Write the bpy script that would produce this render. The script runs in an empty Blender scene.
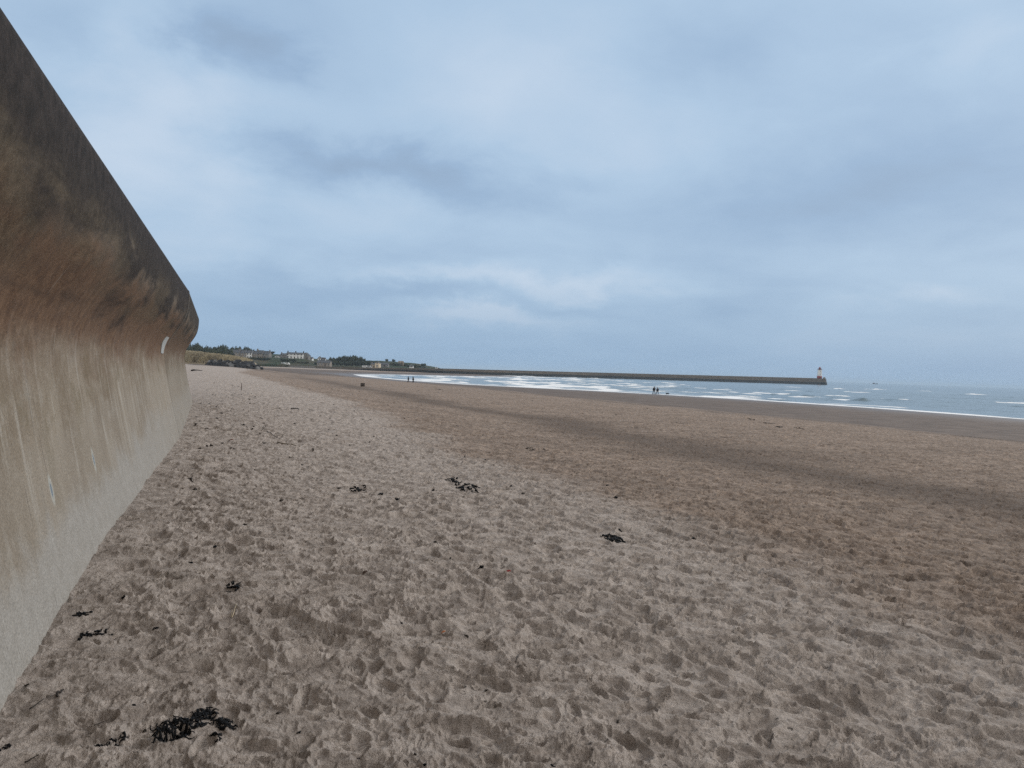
import bpy, bmesh, math, random
import numpy as np
from mathutils import Vector, Matrix, Euler

random.seed(7)
C = bpy.context.scene.collection
SC = bpy.context.scene
rad = math.radians

# ------------------------------------------------------------------ camera
F = 755.0; CAMZ = 4.5
ROLL = math.atan(0.035); PITCH = math.atan(13.7/755)
cam = bpy.data.cameras.new('camera'); cam.sensor_width = 36; cam.lens = F/1024*36
cam.clip_start = 0.05; cam.clip_end = 40000
camo = bpy.data.objects.new('camera', cam); C.objects.link(camo)
R3 = Matrix.Rotation(math.pi/2-PITCH, 3, 'X') @ Matrix.Rotation(ROLL, 3, 'Z')
camo.matrix_world = Matrix.Translation((0, 0, CAMZ)) @ R3.to_4x4()
SC.camera = camo
RN = np.array(R3)
def ray(px, py):
    return RN @ np.array([(px-512)/F, -(py-384)/F, -1.0])
def on_z(px, py, z):
    d = ray(px, py); t = (z-CAMZ)/d[2]
    return np.array([d[0]*t, d[1]*t, z])
def at_y(px, py, Y):
    d = ray(px, py); t = Y/d[1]
    return np.array([d[0]*t, Y, CAMZ+d[2]*t])
def hor(px): return 370.3+0.035*(px-512)

# ------------------------------------------------------------------ numpy noise
_rng = np.random.RandomState(11)
_P = _rng.rand(512, 512).astype(np.float32)
_A = _rng.rand(512, 512).astype(np.float32)*6.2831853
_GX = np.cos(_A); _GY = np.sin(_A)
def perlin(x, y, seed=0):
    x = x+seed*37.17; y = y+seed*11.73
    xi = np.floor(x).astype(np.int64); yi = np.floor(y).astype(np.int64)
    xf = (x-xi).astype(np.float32); yf = (y-yi).astype(np.float32)
    u = xf*xf*xf*(xf*(xf*6-15)+10); v = yf*yf*yf*(yf*(yf*6-15)+10)
    x0 = xi & 511; x1 = (xi+1) & 511; y0 = yi & 511; y1 = (yi+1) & 511
    n00 = _GX[x0, y0]*xf+_GY[x0, y0]*yf
    n10 = _GX[x1, y0]*(xf-1)+_GY[x1, y0]*yf
    n01 = _GX[x0, y1]*xf+_GY[x0, y1]*(yf-1)
    n11 = _GX[x1, y1]*(xf-1)+_GY[x1, y1]*(yf-1)
    a = n00+(n10-n00)*u; b = n01+(n11-n01)*u
    return (a+(b-a)*v)*1.5
def fbm(x, y, o=4, seed=0, gain=.5):
    s = 0; a = 1.0
    c, t = math.cos(.6), math.sin(.6)
    for k in range(o):
        s = s+a*perlin(x, y, seed+k*3)
        x, y = (x*c-y*t)*2.03, (x*t+y*c)*2.03; a *= gain
    return s
def ss(a, b, x):
    t = np.clip((x-a)/(b-a), 0, 1); return t*t*(3-2*t)

# ------------------------------------------------------------------ shoreline and beach height
SHORE = np.array([(260, -400), (180, -140), (140, -40), (110, 30), (74, 110), (64, 136), (49.5, 162), (35, 179), (20, 193),
                  (-14, 216), (-37, 250), (-60, 300), (-74, 350), (-68, 395), (-31, 450), (0, 510), (5, 580), (-10, 640),
                  (-110, 700), (-260, 900), (-800, 1500), (-4000, 4000)], float)
def shore_D(x, y):
    """signed distance to the waterline, positive on land"""
    best = np.full(np.shape(x), 1e9)
    for (ax, ay), (bx, by) in zip(SHORE[:-1], SHORE[1:]):
        dx, dy = bx-ax, by-ay
        t = np.clip(((x-ax)*dx+(y-ay)*dy)/(dx*dx+dy*dy), 0, 1)
        best = np.minimum(best, np.hypot(x-ax-t*dx, y-ay-t*dy))
    poly = list(map(tuple, SHORE))+[(-4000, -4000), (260, -4000)]
    inside = np.zeros(np.shape(x), bool)
    for (ax, ay), (bx, by) in zip(poly, poly[1:]+poly[:1]):
        if ay == by: continue
        cnd = ((ay > y) != (by > y)) & (x < (bx-ax)*(y-ay)/(by-ay)+ax)
        inside ^= cnd
    return np.where(inside, best, -best)
KD = [-400, -60, -10, 0, 25, 60, 66, 69, 72, 84, 92, 97, 102, 107, 112, 130, 300]
KZ = [-12, -2.5, -.35, 0, .42, 1.12, 1.25, 1.5, 1.66, 2.16, 2.2, 2.2, 2.42, 2.72, 2.9, 3.0, 3.2]
WL = ([-400, 0, 24, 34, 107, 165, 245, 330, 500, 3000], [140, -1.0, -10.1, -14.0, -45, -63, -103, -140, -230, -1500])
def beach_D(x, y, D):
    """distance measured from the water low on the beach and from the wall line high on it"""
    e = x-np.interp(y, *WL); w = (1-ss(20, 42, e))*(1-ss(250, 380, y))*(D > 5)
    return D*(1-w)+(113.8-np.clip(e, -150, 60))*w
def base_z(x, y, D):
    D0 = D; D = beach_D(x, y, D)
    Dw = D+fbm(x*.03, y*.03, 2, 5)*2.5*ss(20, 60, D)
    z = np.interp(Dw, KD, KZ)
    e_ = np.clip(x-np.interp(y, *WL), 0, 99)
    z = z+((.13*ss(3.6, 7, y)-.02)*np.exp(-e_/3.5)+.19*ss(22, 32, y)*np.exp(-e_/9))*(y > 0)*(1-ss(100, 200, y))+.1*ss(40, 100, y)*ss(108, 116, D)*(1-ss(200, 300, y))
    z = z*(1-.78*ss(360, 520, y)*(D > 0))
    z = z+fbm(x*.09, y*.09, 3, 21)*.07*ss(60, 75, D)*(1-ss(100, 300, y))
    return z
def dimples(x, y, cell, seed, amin, amax):
    c, t = math.cos(seed*1.3), math.sin(seed*1.3)
    X = (x*c-y*t)/cell; Y = (x*t+y*c)/cell
    xi = np.floor(X).astype(np.int64); yi = np.floor(Y).astype(np.int64)
    lo = np.zeros(np.shape(x), np.float32); hi = np.zeros(np.shape(x), np.float32)
    for ox in (-1, 0, 1):
        for oy in (-1, 0, 1):
            a = (xi+ox+seed*17) & 511; b = (yi+oy+seed*29) & 511
            r1 = _P[a, b]; r2 = _P[(a+101) & 511, (b+57) & 511]; r3 = _P[(a+211) & 511, (b+133) & 511]; r4 = _P[(a+307) & 511, (b+223) & 511]
            dx = X-(xi+ox+r1); dy = Y-(yi+oy+r2)
            th = r3*6.283; ct = np.cos(th); st = np.sin(th)
            u = (dx*ct+dy*st); v = (-dx*st+dy*ct)
            A = amin+(amax-amin)*r4; B = A*(.38+.3*r1)
            q = np.sqrt((u/A)**2+(v/B)**2)
            dep = (.25+.75*r2*r2)*(r3 > .12)
            # a print is steep on one side and slumps on the other
            skew = 1+.55*np.clip(v/B, -1, 1)
            lo = np.minimum(lo, -dep*(1-ss(.5, 1.0, q))*skew)
            hi = np.maximum(hi, dep*np.exp(-((q-1.08)/.13)**2)*(.3+.35*(v > 0)))
    return lo+hi
def micro(x, y, D):
    """footprints, scuffs and ripples of the trampled sand"""
    wx = x+fbm(x*2.6, y*2.6, 4, 3, .55)*.05; wy = y+fbm(x*2.6+9, y*2.6, 4, 8, .55)*.05
    a = dimples(wx, wy, .38, 1, .30, .58)*.029
    b = dimples(wx, wy, .25, 2, .32, .60)*.027
    c = dimples(wx, wy, .135, 4, .3, .6)*.024+dimples(wx, wy, .07, 6, .3, .6)*.011
    rx_ = (wx*.64+wy*-.77); ry_ = (wx*.77+wy*.64)
    r0_ = 1-np.abs(fbm(rx_*1.0, ry_*2.6, 3, 31, .45)); rg = r0_*r0_*.034*(.5+ss(-.3, .5, fbm(wx*.5, wy*.5, 2, 33)))
    n = fbm(wx*7, wy*7, 6, 41, .66)*.0125*(.35+1.1*ss(-.15, .45, fbm(wx*1.1, wy*1.1, 2, 43)))
    wl = ss(-.3, .9, x-np.interp(y, *WL))*.75+.25; D = beach_D(x, y, D); dry = ss(98, 110, D); mid = ss(66, 72, D)
    amp = .80*mid+.2*dry+.28*ss(72, 80, D)*(1-dry)
    wet = fbm(x*.35, y*1.1, 3, 61)*.02*(1-mid)*ss(2, 20, D)
    return ((a+b+c*1.1+rg+n)*amp+wet)*wl, a+b
def sand_z(x, y):
    x = np.atleast_1d(np.asarray(x, float)); y = np.atleast_1d(np.asarray(y, float))
    D = shore_D(x, y)
    m, _ = micro(x, y, D)
    return base_z(x, y, D)+m*(1-ss(90, 240, np.hypot(x, y)))
def ground(px, py, n=10):
    """the point of the sand seen at a pixel"""
    z = 2.9
    for k in range(n):
        p = on_z(px, py, z)
        D = shore_D(p[:1], p[1:2]); z = z*.4+.6*float(base_z(p[:1], p[1:2], D)[0])
    p = on_z(px, py, z); p[2] = float(sand_z(p[0], p[1])[0])
    return p

# ------------------------------------------------------------------ object helpers
def tag(o, label=None, cat=None, group=None, kind=None):
    if label: o['label'] = label
    if cat: o['category'] = cat
    if group: o['group'] = group
    if kind: o['kind'] = kind
    return o
def empty(name, loc=(0, 0, 0), rz=0, label=None, cat=None, group=None):
    o = bpy.data.objects.new(name, None); C.objects.link(o)
    o.location = loc; o.rotation_euler = (0, 0, rz); o.empty_display_size = .1
    return tag(o, label, cat, group)
def link(name, me, mat=None, parent=None, smooth=False):
    o = bpy.data.objects.new(name, me); C.objects.link(o)
    if mat: me.materials.append(mat)
    if parent: o.parent = parent
    if smooth: me.polygons.foreach_set('use_smooth', [True]*len(me.polygons))
    return o
def pym(name, verts, faces, mat=None, parent=None, smooth=False):
    me = bpy.data.meshes.new(name); me.from_pydata([tuple(map(float, v)) for v in verts], [], faces); me.update()
    return link(name, me, mat, parent, smooth)
def grid_mesh(name, X, Y, Z, mat, smooth=True, attrs=None, wrap=False):
    r, c = X.shape
    co = np.stack([X, Y, Z], -1).reshape(-1, 3).astype(np.float32)
    idx = np.arange(r*c).reshape(r, c)
    q = np.stack([idx[:-1, :-1], idx[:-1, 1:], idx[1:, 1:], idx[1:, :-1]], -1).reshape(-1, 4)
    me = bpy.data.meshes.new(name)
    me.vertices.add(len(co)); me.vertices.foreach_set('co', co.ravel())
    me.loops.add(q.size); me.loops.foreach_set('vertex_index', q.ravel().astype(np.int32))
    me.polygons.add(len(q)); me.polygons.foreach_set('loop_start', (np.arange(len(q))*4).astype(np.int32))
    me.update(calc_edges=True)
    me.polygons.foreach_set('use_smooth', np.full(len(q), smooth))
    for k, a in (attrs or {}).items():
        if a.ndim == 3:
            at = me.attributes.new(k, 'FLOAT_VECTOR', 'POINT'); at.data.foreach_set('vector', a.reshape(-1).astype(np.float32))
        else:
            at = me.attributes.new(k, 'FLOAT', 'POINT'); at.data.foreach_set('value', a.reshape(-1).astype(np.float32))
    me.materials.append(mat)
    o = bpy.data.objects.new(name, me); C.objects.link(o)
    return o
class MB:
    """collects boxes, prisms, tubes into one mesh"""
    def __init__(s): s.v = []; s.f = []
    def add(s, v, f):
        n = len(s.v); s.v += [tuple(map(float, p)) for p in v]; s.f += [[i+n for i in q] for q in f]; return s
    def box(s, x0, x1, y0, y1, z0, z1):
        v = [(x, y, z) for z in (z0, z1) for (x, y) in ((x0, y0), (x1, y0), (x1, y1), (x0, y1))]
        return s.add(v, [[3, 2, 1, 0], [4, 5, 6, 7], [0, 1, 5, 4], [1, 2, 6, 5], [2, 3, 7, 6], [3, 0, 4, 7]])
    def gable(s, x0, x1, y0, y1, z0, z1, th=.0):
        ym = (y0+y1)/2
        v = [(x0, y0, z0), (x1, y0, z0), (x1, y1, z0), (x0, y1, z0), (x0, ym, z1), (x1, ym, z1)]
        return s.add(v, [[3, 2, 1, 0], [0, 1, 5, 4], [2, 3, 4, 5], [1, 2, 5], [3, 0, 4]])
    def tube(s, pts, rs, n=6):
        pts = [Vector(p) for p in pts]; rings = []
        for i, p in enumerate(pts):
            d = (pts[min(i+1, len(pts)-1)]-pts[max(i-1, 0)]); d.normalize() if d.length > 1e-9 else None
            a = d.cross(Vector((0, 0, 1)));
            if a.length < .05: a = d.cross(Vector((1, 0, 0)))
            a.normalize(); b = d.cross(a)
            r = rs[i] if hasattr(rs, '__len__') else rs
            rings.append([p+(a*math.cos(k*2*math.pi/n)+b*math.sin(k*2*math.pi/n))*r for k in range(n)])
        v = [q for r in rings for q in r]; f = []
        for i in range(len(pts)-1):
            for k in range(n):
                k2 = (k+1) % n; f.append([i*n+k, i*n+k2, (i+1)*n+k2, (i+1)*n+k])
        f.append([k for k in range(n)][::-1]); f.append([(len(pts)-1)*n+k for k in range(n)])
        return s.add(v, f)
    def lathe(s, prof, n=24, cx=0, cy=0):
        v = [(cx+r*math.cos(k*2*math.pi/n), cy+r*math.sin(k*2*math.pi/n), z) for r, z in prof for k in range(n)]
        f = []
        for i in range(len(prof)-1):
            for k in range(n):
                k2 = (k+1) % n; f.append([i*n+k, i*n+k2, (i+1)*n+k2, (i+1)*n+k])
        f.append([k for k in range(n)][::-1]); f.append([(len(prof)-1)*n+k for k in range(n)])
        return s.add(v, f)
    def build(s, name, mat, parent=None, smooth=False): return pym(name, s.v, s.f, mat, parent, smooth)
def copy_tree(o, parent=None):
    c = o.copy(); C.objects.link(c); c.parent = parent
    for ch in [k for k in KIDS.get(o.name, [])]: copy_tree(ch, c)
    return c
KIDS = {}
def note_kids(root):
    bpy.context.view_layer.update()
    for o in [root]+list(root.children_recursive): KIDS[o.name] = list(o.children)

# ------------------------------------------------------------------ node helpers
class NT:
    def __init__(s, nt): s.nt = nt; s.n = nt.nodes; s.l = nt.links
    def node(s, t, **kw):
        n = s.n.new(t)
        for k, v in kw.items(): setattr(n, k, v)
        return n
    def put(s, sock, v):
        if isinstance(v, bpy.types.NodeSocket): s.l.new(v, sock)
        elif v is not None:
            if hasattr(sock, 'default_value') and hasattr(sock.default_value, '__len__'):
                v = list(v) if hasattr(v, '__len__') else [v]*len(sock.default_value)
                if len(v) == 3 and len(sock.default_value) == 4: v = v+[1]
                sock.default_value = v
            else: sock.default_value = v
    def m(s, op, a, b=None, c=None, clamp=False):
        n = s.node('ShaderNodeMath', operation=op, use_clamp=clamp)
        s.put(n.inputs[0], a)
        if b is not None: s.put(n.inputs[1], b)
        if c is not None: s.put(n.inputs[2], c)
        return n.outputs[0]
    def vm(s, op, a, b=None):
        n = s.node('ShaderNodeVectorMath', operation=op); s.put(n.inputs[0], a)
        if b is not None: s.put(n.inputs[1], b)
        return n.outputs[0]
    def noise(s, vec, scale, detail=4, rough=.5, dist=0, out=0):
        n = s.node('ShaderNodeTexNoise'); s.put(n.inputs['Vector'], vec); n.inputs['Scale'].default_value = scale
        n.inputs['Detail'].default_value = detail; n.inputs['Roughness'].default_value = rough; n.inputs['Distortion'].default_value = dist
        return n.outputs[out]
    def mix(s, f, a, b, mode='MIX'):
        n = s.node('ShaderNodeMix', data_type='RGBA', blend_type=mode)
        s.put(n.inputs[0], f); s.put(n.inputs[6], a); s.put(n.inputs[7], b); return n.outputs[2]
    def sstep(s, a, b, x):
        n = s.node('ShaderNodeMapRange', interpolation_type='SMOOTHSTEP')
        s.put(n.inputs[0], x); s.put(n.inputs[1], a); s.put(n.inputs[2], b); n.inputs[3].default_value = 0; n.inputs[4].default_value = 1
        return n.outputs[0]
    def attr(s, name, vec=False):
        n = s.node('ShaderNodeAttribute', attribute_name=name); return n.outputs['Vector' if vec else 'Fac']
    def comb(s, x, y, z=0):
        n = s.node('ShaderNodeCombineXYZ'); s.put(n.inputs[0], x); s.put(n.inputs[1], y); s.put(n.inputs[2], z); return n.outputs[0]
    def sep(s, v):
        n = s.node('ShaderNodeSeparateXYZ'); s.put(n.inputs[0], v); return n.outputs
    def bump(s, h, strength, dist, normal=None):
        n = s.node('ShaderNodeBump'); s.put(n.inputs['Height'], h); n.inputs['Strength'].default_value = strength
        n.inputs['Distance'].default_value = dist
        if normal: s.put(n.inputs['Normal'], normal)
        return n.outputs[0]
def newmat(name):
    m = bpy.data.materials.new(name); m.use_nodes = True; t = NT(m.node_tree)
    return m, t, t.n['Principled BSDF']
def simple(name, col, rough=.8, var=.25, scale=3, metal=0, spec=.3, bump=.0):
    m, t, b = newmat(name)
    co = t.node('ShaderNodeTexCoord').outputs['Object']
    n = t.noise(co, scale, 5, .6)
    f = t.m('ADD', t.m('MULTIPLY', n, 2*var), 1-var)
    t.put(b.inputs['Base Color'], t.mix(1, col, t.comb(f, f, f), 'MULTIPLY'))
    b.inputs['Roughness'].default_value = rough; b.inputs['Metallic'].default_value = metal
    b.inputs['Specular IOR Level'].default_value = spec
    if bump: t.put(b.inputs['Normal'], t.bump(n, bump, .02))
    return m

# ------------------------------------------------------------------ sky
SUN_AZ = rad(58); SUN_EL = rad(27)     # azimuth clockwise from +Y
w = bpy.data.worlds.new('World'); SC.world = w; w.use_nodes = True
t = NT(w.node_tree); bg = t.n['Background']
d = t.vm('NORMALIZE', t.node('ShaderNodeTexCoord').outputs['Generated'])
X_, Y_, Z_ = t.sep(d)
sky = t.node('ShaderNodeTexSky', sky_type='NISHITA', sun_disc=False); sky.sun_elevation = SUN_EL; sky.sun_rotation = SUN_AZ
sky.air_density = 1.5; sky.dust_density = 2; sky.ozone_density = 2
az = t.m('ARCTAN2', X_, Y_); el = t.m('ARCSINE', Z_)
elp = t.m('MAXIMUM', el, 0.0)
den = t.m('ADD', t.m('MAXIMUM', Z_, 0), .16)
cp = t.comb(t.m('DIVIDE', X_, den), t.m('DIVIDE', Y_, den), 0)
n1 = t.noise(cp, .75, 7, .52, .35)
n2 = t.noise(t.vm('ADD', cp, (13, 5, 2)), 1.9, 6, .5, .5)
n3 = t.noise(t.vm('MULTIPLY', d, (3.0, 3.0, 6.0)), 2.0, 7, .5, .4)
val = t.m('ADD', t.m('MULTIPLY', t.m('SUBTRACT', n1, .5), .6), t.m('MULTIPLY', t.m('SUBTRACT', n2, .5), .32))
val = t.m('ADD', val, t.m('MULTIPLY', t.m('SUBTRACT', n3, .5), .22))
val = t.m('ADD', val, .60)
wv = t.noise(t.vm('MULTIPLY', d, (5, 5, 9)), 1.3, 6, .6, .2, out=1)
wv2 = t.vm('SUBTRACT', wv, (.5, .5, .5)); w1, w2, _ = t.sep(wv2)
azw = t.m('ADD', az, t.m('MULTIPLY', w1, .26)); elw = t.m('ADD', el, t.m('MULTIPLY', w2, .11))
BL = [(242, 52, 38, 28, -.30), (60, 28, 50, 25, -.14), (340, 162, 120, 20, -.30), (470, 185, 110, 22, -.26), (860, 190, 190, 55, -.24),
      (330, 292, 190, 22, -.24), (700, 300, 200, 20, -.10), (420, 345, 260, 14, -.10), (500, 318, 75, 12, .5), (560, 282, 110, 12, .34), (420, 276, 80, 10, .20),
      (150, 130, 100, 70, .30), (640, 160, 150, 45, .14), (520, 70, 130, 45, .12), (930, 300, 60, 7, .14), (760, 40, 150, 30, -.14), (960, 60, 50, 30, .12)]
for (px, py, sx, sy, a) in BL:
    r_ = ray(px, py); r_ = r_/np.linalg.norm(r_); a0 = math.atan2(r_[0], r_[1]); e0 = math.asin(r_[2])
    dx = t.m('DIVIDE', t.m('SUBTRACT', azw, a0), sx/F); dy = t.m('DIVIDE', t.m('SUBTRACT', elw, e0), sy/F)
    g = t.m('EXPONENT', t.m('MULTIPLY', t.m('ADD', t.m('MULTIPLY', dx, dx), t.m('MULTIPLY', dy, dy)), -1))
    val = t.m('MULTIPLY_ADD', g, a, val)
rp = t.node('ShaderNodeValToRGB'); e = rp.color_ramp
e.elements[0].position = .10; e.elements[0].color = (2.8, 3.8, 5.25, 1)
e.elements[1].position = .95; e.elements[1].color = (6.0, 7.1, 8.5, 1)
k = e.elements.new(.38); k.color = (3.4, 4.8, 6.7, 1)
k = e.elements.new(.62); k.color = (4.4, 5.9, 7.7, 1)
t.put(rp.inputs[0], val)
hzf = t.m('SUBTRACT', 1, t.sstep(0.0, .16, elp))
cl = t.mix(t.m('MULTIPLY', hzf, .75), rp.outputs[0], (2.8, 4.3, 6.2))
sun_h = (math.sin(SUN_AZ)*math.cos(SUN_EL), math.cos(SUN_AZ)*math.cos(SUN_EL), math.sin(SUN_EL))
dn = t.node('ShaderNodeVectorMath', operation='DOT_PRODUCT'); t.put(dn.inputs[0], d); t.put(dn.inputs[1], sun_h)
cl = t.mix(t.m('MULTIPLY', t.sstep(.5, .85, Z_), .9), cl, (7.4, 7.0, 6.6))  # zenith above the frame brightened and warmed to light the sand from overhead
cl = t.mix(t.m('MULTIPLY', t.sstep(.1, -.6, Y_), t.m('MULTIPLY', t.sstep(.9, .4, Z_), .95)), cl, (9.6, 9.1, 8.5))  # out-of-view sky behind the camera brightened and warmed as added fill light
below = t.sstep(-.02, -.3, el)
cl = t.mix(t.m('MULTIPLY', below, .8), cl, (1.2, 1.3, 1.5))
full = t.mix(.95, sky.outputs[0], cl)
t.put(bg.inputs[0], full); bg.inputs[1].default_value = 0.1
sl = bpy.data.lights.new('sun', 'SUN'); sl.energy = 1.65; sl.angle = rad(24); sl.color = (1, .95, .88)
so = bpy.data.objects.new('sun', sl); C.objects.link(so)
sd = Vector((math.sin(SUN_AZ)*math.cos(SUN_EL), math.cos(SUN_AZ)*math.cos(SUN_EL), math.sin(SUN_EL)))
so.rotation_euler = sd.to_track_quat('Z', 'Y').to_euler(); so.location = (0, 0, 60)

# ------------------------------------------------------------------ sand
def sand_material():
    m, t, b = newmat('beach_sand')
    P = t.node('ShaderNodeNewGeometry').outputs['Position']
    dry = t.attr('dry'); mid = t.attr('mid'); pit = t.attr('pit'); hol = t.attr('hollow'); dk = t.attr('darkline')
    big = t.noise(P, .8, 5, .6); med = t.noise(P, 5.5, 5, .6, .3); fine = t.noise(P, 38, 5, .75); grain = t.noise(P, 170, 4, .8)
    cdry = t.mix(t.sstep(.35, .65, med), (.305, .256, .220), (.48, .415, .365))
    cmid = t.mix(t.sstep(.35, .65, med), (.210, .158, .124), (.345, .270, .216))
    cwet = t.mix(t.sstep(.3, .7, t.noise(t.vm('MULTIPLY', P, (.25, .5, 1)), 1.2, 5, .6)), (.118, .092, .078), (.180, .143, .120))
    edge = t.sstep(.25, .75, t.m('ADD', dry, t.m('MULTIPLY', t.m('SUBTRACT', big, .5), .35)))
    c = t.mix(edge, cmid, cdry)
    c = t.mix(t.sstep(.4, .6, t.m('ADD', mid, t.m('MULTIPLY', t.m('SUBTRACT', med, .5), .4))), cwet, c)
    far1 = t.noise(P, 1.9, 5, .7, .3); far2 = t.noise(t.vm('MULTIPLY', P, (.35, .7, 1)), 1.1, 4, .65)
    mo = t.m('ADD', .68, t.m('ADD', t.m('MULTIPLY', t.sstep(.3, .7, far1), .36), t.m('MULTIPLY', t.sstep(.3, .7, far2), .24)))
    c = t.mix(t.m('MULTIPLY', t.m('SUBTRACT', 1, edge), 1), c, t.mix(1, c, t.comb(mo, mo, mo), 'MULTIPLY'))
    c = t.mix(t.m('MULTIPLY', hol, .75), c, (.120, .092, .074))
    c = t.mix(t.m('MULTIPLY', dk, .85), c, (.065, .052, .045))
    # deeper prints: moist turned-up sand, with some self-shadow painted into the brown
    dampn = t.m('ADD', .35, t.m('MULTIPLY', t.sstep(.40, .60, t.noise(P, 1.6, 4, .6)), .65))
    damp_shade = t.m('MULTIPLY', t.m('MULTIPLY', t.sstep(.45, .95, pit), dampn), .38)
    c = t.mix(damp_shade, c, (.122, .088, .062))
    # flecks of weed and shell grit
    fl = t.node('ShaderNodeTexVoronoi'); fl.inputs['Scale'].default_value = 26; fl.voronoi_dimensions = '2D'; t.put(fl.inputs['Vector'], t.vm('ADD', P, t.vm('MULTIPLY', t.noise(P, 30, 2, .5, 0, 1), (.05, .05, 0))))
    rnd = t.sep(fl.outputs['Color'])[0]
    zone = t.sstep(.52, .66, t.noise(P, 1.6, 4, .6))
    fk = t.m('MULTIPLY', t.m('MULTIPLY', t.m('LESS_THAN', fl.outputs['Distance'], t.m('MULTIPLY', t.sep(fl.outputs['Color'])[1], .26)), t.m('GREATER_THAN', rnd, .80)), t.m('ADD', t.m('MULTIPLY', zone, .75), .25))
    c = t.mix(t.m('MULTIPLY', fk, .75), c, (.045, .035, .028))
    v = t.m('ADD', .70, t.m('ADD', t.m('MULTIPLY', t.sstep(.3, .7, fine), .30), t.m('MULTIPLY', t.sstep(.3, .7, grain), .34)))
    c = t.mix(1, c, t.comb(v, v, v), 'MULTIPLY')
    t.put(b.inputs['Base Color'], c)
    wetf = t.attr('wet')
    t.put(b.inputs['Roughness'], t.m('SUBTRACT', .95, t.m('MULTIPLY', wetf, .5)))
    b.inputs['Specular IOR Level'].default_value = .25
    h = t.m('ADD', t.m('MULTIPLY', t.noise(P, 22, 5, .65, .3), 1.0), t.m('MULTIPLY', t.noise(P, 90, 4, .7), .35))
    dr = t.m('ADD', t.m('MULTIPLY', mid, .8), .12)
    n = t.node('ShaderNodeBump'); t.put(n.inputs['Height'], h); t.put(n.inputs['Strength'], dr); n.inputs['Distance'].default_value = .048
    t.put(b.inputs['Normal'], n.outputs[0])
    return m
def polar_axis(segs, ratio_segs):
    r = [segs[0]]
    for lim, q in ratio_segs:
        while r[-1] < lim: r.append(r[-1]*(1+q))
    return np.array(r)
aa = np.concatenate([np.linspace(-180, -52, 50)[:-1], np.linspace(-52, 44, 1640)[:-1], np.linspace(44, 180, 54)])*math.pi/180
rr = np.concatenate([[.02, .3, .8, 1.3], polar_axis([1.7], [(11, .0030), (60, .0042), (140, .008), (700, .012), (6000, .05)])])
A, Rr = np.meshgrid(aa, rr)
gx = Rr*np.sin(A); gy = Rr*np.cos(A)
D = shore_D(gx, gy)
bz = base_z(gx, gy, D); Db = beach_D(gx, gy, D)
near = Rr < 240
mz = np.zeros_like(bz); pit = np.zeros_like(bz)
a_, b_ = micro(gx[near], gy[near], D[near])
fade = 1-ss(90, 240, Rr[near])
mz[near] = a_*fade; pit[near] = b_
gz = bz+mz
edge_n = fbm(gx*.35, gy*.22, 5, 71, .6)*.75
dryA = ss(104.8, 110.2, Db+edge_n)
midA = ss(63, 72, D+fbm(gx*.05, gy*.05, 3, 77)*3)
hol = np.exp(-((Db+fbm(gx*.1, gy*.1, 3, 81)*1.8-98.3)/2.5)**2)*ss(0, 12, gy)*(1-ss(75, 160, gy))
strk = ss(-.1, .5, fbm(gx*.25, gy*.25, 4, 85))
dkl = np.exp(-((D+fbm(gx*.06, gy*.06, 3, 83)*1.6-72.8)/2.0)**2)*(.35+.65*strk)
dkl = np.maximum(dkl, .35*np.exp(-((D+fbm(gx*.05, gy*.05, 3, 87)*5-50)/4)**2)*strk)
dkl = np.where(Rr < 330, dkl, 0)
wetA = (1-ss(3, 34, D))
pitA = np.clip(-pit/.06, 0, 1)
sand = grid_mesh('sand', gx, gy, gz, sand_material(), True, dict(dry=dryA, mid=midA, pit=pitA, hollow=hol, darkline=dkl, wet=wetA))
tag(sand, 'trampled pale beach sand sloping to darker wet foreshore', kind='structure')

# ------------------------------------------------------------------ sea
def sea_material():
    m, t, b = newmat('sea_water')
    P = t.node('ShaderNodeNewGeometry').outputs['Position']
    foam = t.attr('foam'); deep = t.attr('deep')
    fn = t.noise(t.vm('MULTIPLY', P, (1, 1, 0)), 1.4, 6, .65, .3)
    f = t.sstep(.38, .62, t.m('ADD', foam, t.m('MULTIPLY', t.m('SUBTRACT', fn, .5), .7)))
    col = t.mix(deep, (.13, .18, .20), (.085, .130, .155))
    t.put(b.inputs['Base Color'], t.mix(f, col, (.93, .94, .94)))
    t.put(b.inputs['Roughness'], t.m('ADD', .16, t.m('MULTIPLY', f, .6)))
    b.inputs['IOR'].default_value = 1.33
    h = t.m('ADD', t.noise(t.vm('MULTIPLY', P, (1.0, 1.0, 0)), .9, 5, .6), t.m('MULTIPLY', t.noise(t.vm('MULTIPLY', P, (1, 1, 0)), .12, 4, .6), 2.5))
    t.put(b.inputs['Normal'], t.bump(h, .55, .35))
    return m
sa = np.concatenate([np.linspace(-60, -16, 180)[:-1], np.linspace(-16, 40, 1100)[:-1], np.linspace(40, 200, 90)])*math.pi/180
sr = polar_axis([45], [(480, .0045), (1200, .012), (16000, .03)])
A, Rr = np.meshgrid(sa, sr); sx = Rr*np.sin(A); sy = Rr*np.cos(A)
Ds = -shore_D(sx, sy)                      # distance out to sea
swl = fbm(sx*.006, sy*.006, 3, 91)*22      # wavefronts wander
ph = (Ds+swl)
lam = 21+.05*np.clip(ds_ := Ds, 0, 300)
env = ss(2, 30, Ds)*(1-.6*ss(500, 1500, Rr))
alongv = fbm(sx*.02, sy*.02, 3, 95)
wave = np.sin(ph*2*math.pi/19)
crest = np.clip(wave, 0, 1)**3
hgt = env*(.22*(crest-.3)*(.6+alongv)+fbm(sx*.12, sy*.12, 4, 97)*.16+fbm(sx*.03, sy*.03, 3, 98)*.12)
foam = np.zeros_like(hgt)
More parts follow.
